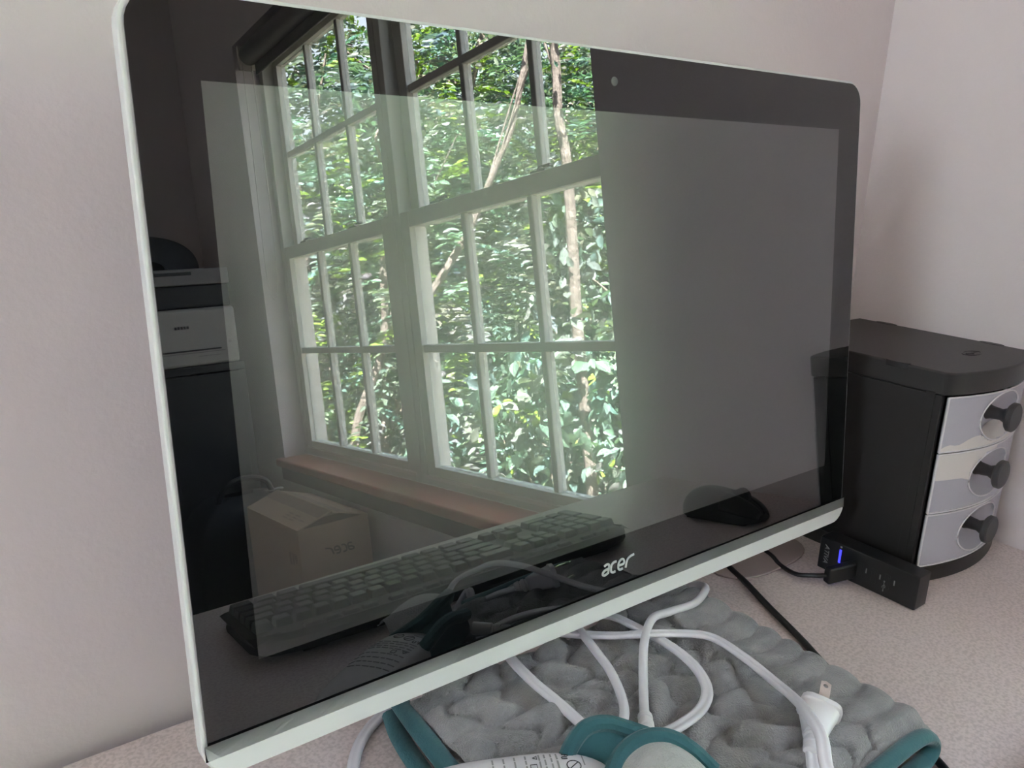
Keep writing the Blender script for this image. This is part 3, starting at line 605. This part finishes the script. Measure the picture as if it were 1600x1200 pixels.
stroke(mb, [(-0.0045, 0), (0.0040, 0)], 0.0005, hp, 0, 1); stroke(mb, [(-0.002, 0), (-0.0005, 0.0012), (0.0015, 0.0012)], 0.0004, hp, 0, 1); stroke(mb, [(-0.001, 0), (0.0005, -0.0012), (0.002, -0.0012)], 0.0004, hp, 0, 1)
mb.lathe(hp(-0.0045, 0, 0), (-1, 0, 0), [(0, 0.0008), (0.0002, 0.0008)], 10); mb.add([hp(0.0040, 0.0007, 1), hp(0.0055, 0, 1), hp(0.0040, -0.0007, 1)], [(0, 1, 2)])
mb.build('usb_symbol', 'hub_mark', hb, smooth=False)
# plug in the hub and its lead
us = thing('usb_cable', (-0.245, -0.10, 0.0), 'thin black USB lead plugged into the hub', 'cable')
MB().tube(catmull([(-0.222, -0.012, 0.003), (-0.2273, -0.0384, 0.003), (-0.2313, -0.0795, 0.003), (-0.2420, -0.1010, 0.003), (-0.2480, -0.1220, 0.005), (-0.2430, -0.1370, 0.009), (-0.2370, -0.1450, 0.011)], 8), 0.0021, 8).build('lead', 'black_cable', us)
MB().obox((-0.2245, -0.1502, 0.0125), Vector((0.0140, -0.0045, 0.001)), Vector((0.0017, 0.0053, 0)) * 0.75, Vector((0, 0, 0.0075))).build('plug', 'black', us, bevel=0.002, seg=3)

# ------------------------------------------------------------------ plush heating pad, folded, under the screen
pad = thing('heating_pad', (-0.51, -0.20, 0.0), 'grey quilted plush heating pad with teal edging folded under the screen', 'heating pad')
BX0, BX1, BY0, BY1 = -0.640, -0.384, -0.308, -0.096
def puff(x, y):
    wob = 0.0035 * math.sin(x * 95 + 1.3) + 0.002 * math.sin(x * 41)
    a = (y + wob) / 0.0300; j = math.floor(a); v = a - j
    cw = 0.030 if x < -0.43 else 0.060
    b = (x + 0.0065 * math.sin(v * 2 * math.pi + j * 1.7) + 0.0025 * math.sin(y * 160 + j)) / cw + 0.5 * (j % 2) + 0.13 * math.sin(j * 2.3); k = math.floor(b); w_ = b - k
    if x > -0.43:          # ridges across the fold
        e = min(1.0, (x + 0.43) / 0.02); a2 = (y + wob * 1.4 + 0.003 * math.sin(y * 61)) / 0.0215; v2 = a2 - math.floor(a2)
        h1 = abs(math.sin(math.pi * v)) ** 0.4 * abs(math.sin(math.pi * w_)) ** 0.4; h2 = 0.45 + 0.38 * abs(math.sin(math.pi * v2)) ** 0.6
        return h1 * (1 - e) + h2 * e
    amp = 0.78 + 0.35 * math.sin(j * 5.1 + k * 3.7)
    return amp * abs(math.sin(math.pi * v)) ** 0.36 * abs(math.sin(math.pi * w_)) ** 0.36
NX, NY = 200, 150
LEN = (BX1 - BX0); R_ = 0.0105; ARC = math.pi * R_ * 0.98
def pad_near(x): return max(BY0, -0.222 - (x + 0.660) * 0.5625)
def pad_pt(u, v):
    s = u * (LEN + ARC); yn = pad_near(BX0 + min(s, LEN)); y = yn + (BY1 - yn) * v
    ed = min(1.0, min(v, 1 - v) / 0.06); edx = min(1.0, u / 0.04)
    if s < LEN: px, pz, nx, nz = BX0 + s, 0.0225, 0.0, 1.0
    else:
        a = (s - LEN) / R_; nx, nz = math.sin(a), math.cos(a); px, pz = BX1 + R_ * nx, 0.0120 + R_ * nz
    sw = 0.0025 * math.sin(px * 22 + 1) * math.sin(y * 26)
    h = puff(px if s < LEN else BX1 + (s - LEN), y) * 0.0108 * (0.35 + 0.65 * math.sqrt(ed * edx)) * (1.0 if s < LEN else max(0.12, 1 - (s - LEN) / ARC)) + (sw if s < LEN else 0)
    h -= 0.006 * (1 - math.sqrt(ed))
    wy = 0.004 * math.sin(px * 40) * (1 - ed)
    return V(px + nx * h, y + wy, max(0.0012, pz + nz * h))
MB().grid(pad_pt, NX, NY).build('plush_cover', 'plush', pad, angle=180)
MB().prism([(BX1 - 0.002, BY1 - 0.004), (BX0 + 0.002, BY1 - 0.004), (BX0 + 0.002, pad_near(BX0) + 0.004), (-0.507, BY0 + 0.004), (BX1 - 0.002, BY0 + 0.004)], lambda a, b: V(a, b, 0.0005), lambda a, b: V(a, b, 0.0140)).build('lower_layer', 'plush_light', pad, bevel=0.004, seg=3)
flatp = [(0.0065 * math.cos(t), 0.0042 * math.sin(t)) for t in np.linspace(0, 2 * math.pi, 12, endpoint=False)]
MB().sweep(catmull([(-0.641, -0.088, 0.019), (-0.645, -0.115, 0.0215), (-0.647, -0.150, 0.021), (-0.649, -0.190, 0.021), (-0.646, -0.225, 0.019)], 8), flatp).build('binding', 'teal', pad)
MB().sweep(catmull([(-0.643, -0.084, 0.0055), (-0.650, -0.110, 0.0060), (-0.654, -0.150, 0.0060), (-0.656, -0.190, 0.0060), (-0.652, -0.225, 0.0060)], 8), flatp).build('binding', 'teal', pad)
flatq = [(0.0042 * math.cos(t), 0.0055 * math.sin(t)) for t in np.linspace(0, 2 * math.pi, 12, endpoint=False)]
MB().sweep(catmull([(-0.510, -0.309, 0.021), (-0.440, -0.309, 0.0245), (-0.405, -0.309, 0.0250), (-0.388, -0.310, 0.0225), (-0.3800, -0.311, 0.0140), (-0.3860, -0.312, 0.0075), (-0.405, -0.312, 0.0055), (-0.510, -0.311, 0.0055)], 8), flatq, up=(0, -1, 0)).build('binding', 'teal', pad)
# a corner of the pad folded up towards the viewer
FA = catmull([(-0.622, -0.226, 0.030), (-0.6076, -0.2152, 0.040), (-0.5988, -0.2115, 0.048), (-0.5889, -0.2116, 0.055), (-0.5779, -0.2155, 0.056), (-0.5666, -0.2227, 0.052), (-0.5540, -0.2340, 0.047)], 6)
FB = catmull([(-0.610, -0.2490, 0.040), (-0.5927, -0.2394, 0.050), (-0.582, -0.2377, 0.056), (-0.5709, -0.2408, 0.060), (-0.5606, -0.2479, 0.060), (-0.5537, -0.2584, 0.056), (-0.5482, -0.2703, 0.048)], 6)
def between(u, v):
    i = u * (len(FA) - 1); k = min(int(i), len(FA) - 2); t = i - k
    a = FA[k].lerp(FA[k + 1], t); b = FB[k].lerp(FB[k + 1], t); q = a.lerp(b, v); q.z -= 0.011 * math.sin(math.pi * v); return q
MB().grid(between, 30, 8).build('folded_flap', 'teal', pad, angle=180, solid=0.002)
def skirt(u, v):
    i = u * (len(FA) - 1); k = min(int(i), len(FA) - 2); a = FA[k].lerp(FA[k + 1], i - k); a = a.copy(); a.z = a.z * (1 - v) + 0.024 * v; a.y += 0.004 * math.sin(math.pi * v); return a
MB().grid(skirt, 30, 6).build('flap_side', 'teal', pad, angle=180)
CEN = Vector((-0.598, -0.300, 0.034))
def inner_f(u, v):
    i = u * (len(FB) - 1); k = min(int(i), len(FB) - 2); a = FB[k].lerp(FB[k + 1], i - k); q = a.lerp(CEN, v); q.z += 0.010 * math.sin(math.pi * min(1, v * 1.1)); return q
MB().grid(inner_f, 30, 14).build('flap_lining', 'plush_light', pad, angle=180)
MB().tube(FA, 0.0048, 10).build('binding', 'teal', pad)
MB().tube(FB, 0.0050, 10).build('binding', 'teal', pad)

# controller of the heating pad
ct = thing('pad_controller', (-0.645, -0.214, 0.024), 'white plastic hand controller with small black print lying on the plush pad', 'controller')
CA, CBv = Vector((0.0610, -0.0340, 0.0045)), Vector((0.0, 0.0, 1.0))
cx_ = CA.normalized(); cy_ = Vector((0, 0, 1)).cross(cx_).normalized(); cz_ = cx_.cross(cy_)
C0 = Vector((-0.6420, -0.2120, 0.0325))
def ctrl(u, v):
    a = -1 + 2 * u; q = max(0.0, 1 - abs(a) ** 3.2) ** 0.5; t = 2 * math.pi * v
    return C0 + cx_ * a * 0.062 + cy_ * (0.0255 * q * math.copysign(abs(math.cos(t)) ** 0.7, math.cos(t))) + cz_ * (0.0155 * q * math.copysign(abs(math.sin(t)) ** 0.75, math.sin(t)))
MB().grid(ctrl, 30, 28).build('body', 'white_plastic', ct, angle=80)
def cpl(a, b, h):                                          # print lies on the top of the controller
    q = max(0.0, 1 - abs(a / 0.062) ** 3.2) ** 0.5; c = max(-0.999, min(0.999, b / (0.0255 * max(q, 1e-3)))); ct_ = abs(c) ** (1 / 0.7)
    z = 0.0155 * q * (math.sqrt(max(0, 1 - ct_ * ct_))) ** 0.75
    return C0 + cx_ * a + cy_ * b + cz_ * (z + 0.0002 + 0.0002 * h)
mb = MB()
for (a, b) in ((0.0365, 0.0055), (0.0385, -0.0045)):
    stroke(mb, [(a + 0.0038 * math.cos(t), b + 0.0038 * math.sin(t)) for t in np.linspace(0, 2 * math.pi, 14)], 0.0005, cpl, 0, 1, 2)
    stroke(mb, [(a - 0.0026, b - 0.0026), (a + 0.0026, b + 0.0026)], 0.0005, cpl, 0, 1)
stroke(mb, [(0.0340, 0.0128), (0.0312, 0.0128), (0.0312, 0.0112), (0.0340, 0.0112)], 0.0006, cpl, 0, 1, 2)      # FC mark
stroke(mb, [(0.0312, 0.0155), (0.0345, 0.0155)], 0.0007, cpl, 0, 1); stroke(mb, [(0.0345, 0.0155), (0.0345, 0.0138)], 0.0006, cpl, 0, 1); stroke(mb, [(0.0330, 0.0155), (0.0330, 0.0142)], 0.0006, cpl, 0, 1)
stroke(mb, [(0.0350, 0.0178), (0.0326, 0.0188), (0.0312, 0.0178), (0.0322, 0.0168)], 0.0006, cpl, 0, 1, 2)
mb.build('certification_marks', 'ink', ct, smooth=False)
mb = MB()
for k, a in enumerate((0.0282, 0.0250, 0.0215, 0.0185, 0.0110, 0.0050, -0.0010, -0.0070)):
    b = 0.0165
    while b > -0.016:
        ln = random.uniform(0.003, 0.0065); stroke(mb, [(a, b), (a, b - ln)], 0.0009, cpl, 0, 1); b -= ln + random.uniform(0.001, 0.0016)
stroke(mb, [(0.0425, 0.0150), (0.0425, 0.0060)], 0.0007, cpl, 0, 1)
mb.build('fine_print', 'ink_pale', ct, smooth=False)
mb = MB()
stroke(mb, [(0.0150, 0.0138), (0.0172, 0.0155), (0.0172, 0.0122), (0.0150, 0.0138)], 0.0005, cpl, 0, 1, 1); stroke(mb, [(0.0130, 0.0080), (0.0165, 0.0080), (0.0165, 0.0045), (0.0130, 0.0045), (0.0130, 0.0080)], 0.0004, cpl, 0, 1, 1)
mb.build('pictograms', 'ink', ct, smooth=False)

# ------------------------------------------------------------------ cords on the pad
G = 'white cords lying on the pad'
def cord(label, pts, prof, name='white_cable', n=10, group=G):
    return tag(MB().sweep(catmull(pts, n), prof).build(name, 'white_cable', angle=60), label, 'cable', group)
R3 = circle(0.0031, 12)
w1 = thing('white_cable', (-0.47, -0.15, 0.03), 'thick round white cord bending sharply over the far edge of the pad', 'cable', G)
MB().sweep(catmull([(-0.5478, -0.2225, 0.0365), (-0.5328, -0.2052, 0.0350), (-0.5104, -0.1823, 0.0345), (-0.4843, -0.1569, 0.0400), (-0.4567, -0.1381, 0.0400), (-0.4324, -0.133, 0.0350), (-0.4006, -0.1311, 0.031), (-0.374, -0.1200, 0.0290), (-0.3570, -0.1000, 0.018), (-0.3540, -0.0770, 0.0050), (-0.362, -0.060, 0.0040), (-0.39, -0.045, 0.0040)], 10), R3).build('cord', 'white_cable', w1, angle=60)
sr = MB(); a, b = Vector((-0.5328, -0.2052, 0.0350)), Vector((-0.5530, -0.2285, 0.0370)); ax = (b - a)
sr.lathe(a, ax, [(0, 0.0034), (0.002, 0.0046), (0.006, 0.0046), (0.0065, 0.0040), (0.008, 0.0040), (0.0085, 0.0048), (0.013, 0.0048), (0.0135, 0.0042), (0.015, 0.0042), (0.0155, 0.0050), (0.030, 0.0052)], 14)
sr.build('strain_relief', 'white_plastic', w1)
cord('flat twin white cord curling in a loop from under the screen back to the flap', [(-0.4760, -0.0700, 0.0340), (-0.4792, -0.1017, 0.0345), (-0.4719, -0.1149, 0.0350), (-0.4675, -0.1369, 0.0350), (-0.4642, -0.1652, 0.0345), (-0.4682, -0.1892, 0.0345), (-0.4792, -0.209, 0.0345), (-0.4963, -0.2203, 0.0345), (-0.5172, -0.224, 0.0345), (-0.5354, -0.2225, 0.0335), (-0.5484, -0.217, 0.0320)], TWIN)
w3 = thing('white_cable', (-0.45, -0.22, 0.03), 'flat twin white cord running across the pad past a two-pin plug', 'cable', G)
MB().sweep(catmull([(-0.5258, -0.0979, 0.034), (-0.5102, -0.1152, 0.0345), (-0.4882, -0.132, 0.0345), (-0.4773, -0.1480, 0.0405), (-0.449, -0.1560, 0.0350), (-0.4307, -0.1717, 0.0340), (-0.4305, -0.1999, 0.0340), (-0.4387, -0.2319, 0.036), (-0.4526, -0.2549, 0.044), (-0.469, -0.2736, 0.053), (-0.4836, -0.2925, 0.0555), (-0.497, -0.3056, 0.05), (-0.5080, -0.3250, 0.038), (-0.5120, -0.3420, 0.012), (-0.5000, -0.3500, 0.0045), (-0.480, -0.349, 0.0045)], 10), TWIN).build('cord', 'white_cable', w3, angle=60)
cord('thick round white cord dropping from the screen to the folded flap', [(-0.4850, -0.0640, 0.030), (-0.4912, -0.0826, 0.0330), (-0.5045, -0.1122, 0.0350), (-0.513, -0.1385, 0.0355), (-0.5214, -0.1633, 0.0355), (-0.534, -0.1865, 0.0355), (-0.5458, -0.2003, 0.0355), (-0.562, -0.2098, 0.0355)], R3)
cord('flat twin white cord slanting down to the left side of the folded flap', [(-0.5600, -0.0750, 0.033), (-0.5634, -0.0981, 0.0340), (-0.5675, -0.1184, 0.0345), (-0.5695, -0.1418, 0.0345), (-0.5693, -0.1644, 0.0345), (-0.5708, -0.1902, 0.0350), (-0.5726, -0.209, 0.036)], TWIN)
cord('white cord lying on the bare desk left of the pad', [(-0.6300, -0.0600, 0.0022), (-0.6420, -0.0740, 0.0022), (-0.6590, -0.0838, 0.0022), (-0.6735, -0.0960, 0.0022), (-0.6850, -0.1120, 0.0022), (-0.6928, -0.1270, 0.0022), (-0.6960, -0.1700, 0.0022)], TWIN)
tag(MB().tube(catmull([(-0.2600, -0.0100, 0.003), (-0.2659, -0.0298, 0.003), (-0.2864, -0.0776, 0.003), (-0.2962, -0.1032, 0.003), (-0.313, -0.1393, 0.003), (-0.3319, -0.1834, 0.003), (-0.3515, -0.2243, 0.003), (-0.3600, -0.2531, 0.003), (-0.3670, -0.2835, 0.003), (-0.3770, -0.3130, 0.003), (-0.3890, -0.3330, 0.003)], 8), 0.0027, 10).build('power_cable', 'black_cable', angle=60), 'black cord running along the right edge of the pad', 'cable')
# two-pin plug resting on the pad
pg = thing('power_plug', (-0.45, -0.272, 0.028), 'white two-pin power plug lying on the plush pad', 'plug')
PO = Vector((-0.4400, -0.2660, 0.0385)); pa = Vector((0.066, 0.034, 0.014)).normalized(); pb = Vector((0.05, -0.20, 1.0)); pb = (pb - pa * pb.dot(pa)).normalized(); pc = pa.cross(pb)
def sq(hw, hh, k=0.55, n=16): return [(hw * math.copysign(abs(math.cos(t)) ** k, math.cos(t)), hh * math.copysign(abs(math.sin(t)) ** k, math.sin(t))) for t in np.linspace(0, 2 * math.pi, n, endpoint=False)]
body = MB(); stations = [(0.0, 0.0100, 0.0125), (-0.004, 0.0105, 0.0130), (-0.005, 0.0095, 0.0115), (-0.016, 0.0080, 0.0085), (-0.024, 0.0065, 0.0065)]
vs = []; n = 16
for d, hw, hh in stations: vs += [PO + pa * d + pb * a + pc * b for a, b in sq(hw, hh)]
fs = [(i * n + j, i * n + (j + 1) % n, (i + 1) * n + (j + 1) % n, (i + 1) * n + j) for i in range(len(stations) - 1) for j in range(n)] + [tuple(range(n)), tuple((len(stations) - 1) * n + j for j in range(n))[::-1]]
body.add(vs, fs).build('body', 'white_plastic', pg, angle=40)
sr = MB(); sr.lathe(PO - pa * 0.023, -pa, [(0, 0.0062), (0.003, 0.0064), (0.0035, 0.0052), (0.005, 0.0052), (0.0055, 0.0060), (0.008, 0.0058), (0.0085, 0.0048), (0.010, 0.0048), (0.0105, 0.0055), (0.014, 0.0050), (0.015, 0.0034)], 14); sr.build('strain_relief', 'white_plastic', pg)
MB().sweep(catmull([PO - pa * 0.036, PO - pa * 0.050 + V(0, -0.004, -0.001), PO - pa * 0.064 + V(-0.004, -0.014, -0.006), V(-0.497, -0.322, 0.028), V(-0.505, -0.340, 0.006), V(-0.53, -0.345, 0.004)], 8), TWIN).build('cord', 'white_cable', pg, angle=60)
for s in (-1, 1):
    o = PO + pb * s * 0.0063 + pa * 0.0
    pr = MB(); hole = [(0.0122 + 0.0016 * math.cos(t), 0.0016 * math.sin(t)) for t in np.linspace(0, 2 * math.pi, 8, endpoint=False)]
    outl = [(0.0165, 0.0), (0.0165, 0.0020), (0.0150, 0.0032), (0.0122, 0.0032), (-0.002, 0.0032), (-0.002, -0.0032), (0.0122, -0.0032), (0.0150, -0.0032)]
    outl = [(0.0165, 0.0), (0.0152, 0.0032), (0.0122, 0.0032), (0.0, 0.0032), (-0.001, 0.0), (0.0, -0.0032), (0.0122, -0.0032), (0.0152, -0.0032)]
    for sd in (-1, 1):
        vs = [o + pa * a + pc * b + pb * 0.0007 * sd for a, b in outl] + [o + pa * a + pc * b + pb * 0.0007 * sd for a, b in hole]
        pr.add(vs, [(i, (i + 1) % 8, 8 + (i + 1) % 8, 8 + i) for i in range(8)])
    for lst, off in ((outl, 0), (hole, 0)):
        vs = [o + pa * a + pc * b + pb * 0.0007 * sd for sd in (-1, 1) for a, b in lst]; pr.add(vs, [(i, (i + 1) % 8, 8 + (i + 1) % 8, 8 + i) for i in range(8)])
    pr.build('prong', 'steel', pg, smooth=False)

# ------------------------------------------------------------------ things across the room, seen in the reflection
bx = thing('cardboard_box', (-0.134, -1.69, FL), 'brown cardboard box with acer lettering on the floor under the window', 'box')
A0, A1, B0, B1, ZT = -0.2235, -0.0450, -1.870, -1.508, -0.200
t = 0.004
MB().box(A0, A1, B1 - t, B1, FL, ZT).build('box_side', 'carton', bx, bevel=0.001); MB().box(A0, A1, B0, B0 + t, FL, ZT).build('box_side', 'carton', bx, bevel=0.001)
MB().box(A0, A0 + t, B0 + t, B1 - t, FL, ZT).build('box_side', 'carton', bx, bevel=0.001); MB().box(A1 - t, A1, B0 + t, B1 - t, FL, ZT).build('box_side', 'carton', bx, bevel=0.001)
MB().box(A0 + t, A1 - t, B0 + t, B1 - t, FL, FL + t).build('box_bottom', 'carton_in_shaded', bx)
MB().box(A0 + t, A1 - t, B1 - 0.10, B1 - 0.006, ZT - 0.012, ZT - 0.008).build('inner_flap', 'carton_in_shaded', bx); MB().box(A0 + t, A1 - t, B0 + 0.006, B0 + 0.10, ZT - 0.012, ZT - 0.008).build('inner_flap', 'carton_in_shaded', bx)
xm = (A0 + A1) / 2; ZP = -0.171
for s, (xa, xb) in enumerate(((A0, xm - 0.0012), (A1, xm + 0.0012))):
    def fl(u, v, off=0.0): return V(xa + (xb - xa) * u, B0 + (B1 - B0) * v, ZT + (ZP - (0.004 if s else 0) - ZT) * u + off)
    f_ = MB().grid(fl, 4, 4).build('flap', 'carton', bx, solid=0.003, smooth=False)
    MB().grid(lambda u, v: fl(0.60 + 0.36 * u, 0.01 + 0.98 * v + 0.012 * math.sin(9 * v) * (1 - u), 0.0008), 3, 14).build('torn_tape_strip', 'tape', f_, smooth=False)
    if s == 0:
        mb = MB(); random.seed(3)
        for k in range(3):
            b = 0.80 + 0.0 * k
            for q in range(2 + k % 2): stroke(mb, [(0.22 + 0.10 * k, 0.60 + 0.12 * q), (0.22 + 0.10 * k, 0.68 + 0.12 * q)], 0.045, lambda a, b_, h: fl(a, b_, 0.0006 + 0.0003 * h), 0, 1)
        mb.build('printed_marks', 'tape', f_, smooth=False)
mb = MB(); acer_logo(mb, lambda a, b, h: V(-0.1260 - a, B1 + 0.0002 + 0.0006 * h, -0.277 + b), 0.0180, 0.22); mb.build('printed_logo', 'ink', bx, smooth=False)['label'] = 'acer lettering printed in black'
mb = MB()
for k in range(3): mb.box(A0 - 0.0006, A0 - 0.0001, -1.545 - 0.018 * k, -1.532 - 0.018 * k, -0.285 - 0.004 * k, -0.262)
mb.build('handling_symbol', 'tape', bx, smooth=False)
# dark bag behind the box
bgt = thing('black_bag', (-0.20, -2.02, FL), 'black soft bag with a small white label behind the cardboard box', 'bag')
def bagp(u, v):
    a = 2 * math.pi * u; h = v; k = (1 - 0.75 * max(0, (h - 0.80) / 0.2) ** 2); sx_ = 0.155 * k; sy_ = 0.115 * k
    return V(-0.195 + sx_ * math.copysign(abs(math.cos(a)) ** 0.5, math.cos(a)) + 0.005 * math.sin(7 * a + 9 * h), -2.02 + sy_ * math.copysign(abs(math.sin(a)) ** 0.5, math.sin(a)), FL + 0.55 * (h if h < 0.8 else 0.8 + 0.2 * math.sin((h - 0.8) / 0.2 * math.pi / 2)))
MB().grid(bagp, 40, 20).build('body', 'bag', bgt, angle=80)
MB().box(-0.135, -0.085, -1.985, -1.965, FL + 0.549, FL + 0.552).build('label_patch', 'printer', bgt)
MB().tube(catmull([(-0.27, -1.98, FL + 0.52), (-0.25, -1.97, FL + 0.58), (-0.19, -1.97, FL + 0.60), (-0.13, -1.97, FL + 0.58), (-0.11, -1.98, FL + 0.52)], 6), 0.008, 8).build('handle', 'bag', bgt)
# printer stand, printer and the dark machine on it
st = thing('printer_stand', (-0.33, -2.45, FL), 'tall black stand under the printers in the far corner', 'stand')
SX0, SX1, SY0, SY1 = -0.60, -0.072, -2.70, -2.205
MB().box(SX0, SX1, SY0, SY1, 0.150, 0.175).build('top_board', 'dark', st, bevel=0.003)
for a in (SX0, SX1 - 0.022): MB().box(a, a + 0.022, SY0, SY1, FL, 0.150).build('side_board', 'dark', st, bevel=0.002)
MB().box(SX0 + 0.022, SX1 - 0.022, SY0, SY0 + 0.01, FL, 0.150).build('back_board', 'dark', st)
for zz in (-0.70, -0.28): MB().box(SX0 + 0.022, SX1 - 0.022, SY0 + 0.01, SY1 - 0.004, zz, zz + 0.018).build('shelf', 'dark', st)
for a, b in ((SX0 + 0.024, -0.338), (-0.334, SX1 - 0.024)): 
    dd = MB().box(a, b, SY1 - 0.003, SY1 + 0.013, FL + 0.03, 0.148).build('door', 'dark', st, bevel=0.002)
    hx = b - 0.02 if a < -0.4 else a + 0.02
    MB().tube([V(hx, SY1 + 0.020, -0.22), V(hx, SY1 + 0.020, -0.10)], 0.004, 8).build('handle', 'lock', dd)
pr = thing('printer', (-0.30, -2.42, 0.175), 'white printer with a paper slot on the black stand', 'printer')
PX0, PX1, PYF = -0.530, -0.082, -2.205
MB().box(PX0, PX1, -2.62, PYF, 0.1751, 0.345).build('body', 'printer', pr, bevel=0.010, seg=3)
MB().box(-0.50, -0.135, PYF - 0.002, PYF + 0.0012, 0.2190, 0.2235).build('paper_slot', 'dark', pr)
MB().box(-0.50, -0.125, PYF - 0.002, PYF + 0.0010, 0.2130, 0.2150).build('tray_edge', 'printer_grey', pr); MB().box(-0.205, -0.140, PYF - 0.002, PYF + 0.0010, 0.2020, 0.2035).build('tray_handle', 'printer_grey', pr)
mb = MB()
for k in range(5): mb.box(-0.262 + 0.0085 * k, -0.2545 + 0.0085 * k - 0.001, PYF - 0.002, PYF + 0.0010, 0.286, 0.294)
mb.build('badge', 'dark', pr)
MB().box(PX1 - 0.030, PX1 - 0.020, PYF - 0.002, PYF + 0.0012, 0.2350, 0.2430).build('power_button', 'printer_grey', pr, bevel=0.002)
p2 = thing('scanner', (-0.30, -2.44, 0.345), 'black scanner with a grey front band on top of the white printer', 'scanner')
MB().box(-0.52, -0.085, -2.62, -2.225, 0.3452, 0.414).build('base', 'dark', p2, bevel=0.006, seg=3)
MB().box(-0.522, -0.082, -2.62, -2.220, 0.4142, 0.462).build('front_band', 'printer_grey', p2, bevel=0.004, seg=3)
MB().box(-0.50, -0.190, -2.23, -2.2190, 0.443, 0.453).build('control_strip', 'dark', p2, bevel=0.001)
hu = MB().grid(lambda u, v: V(-0.33 + 0.215 * math.copysign(abs(math.cos(math.pi * u)) ** 0.7, math.cos(math.pi * u)) * (0.35 + 0.65 * math.sin(math.pi * v) ** 0.5), -2.42 + 0.17 * (2 * v - 1), 0.4622 + 0.120 * math.sin(math.pi * u) ** 0.8 * (0.25 + 0.75 * math.sin(math.pi * v) ** 0.6)), 30, 20)
tag(hu.build('cloth_bundle', 'bag', angle=80), 'dark rounded cloth bundle resting on top of the scanner', 'bundle')
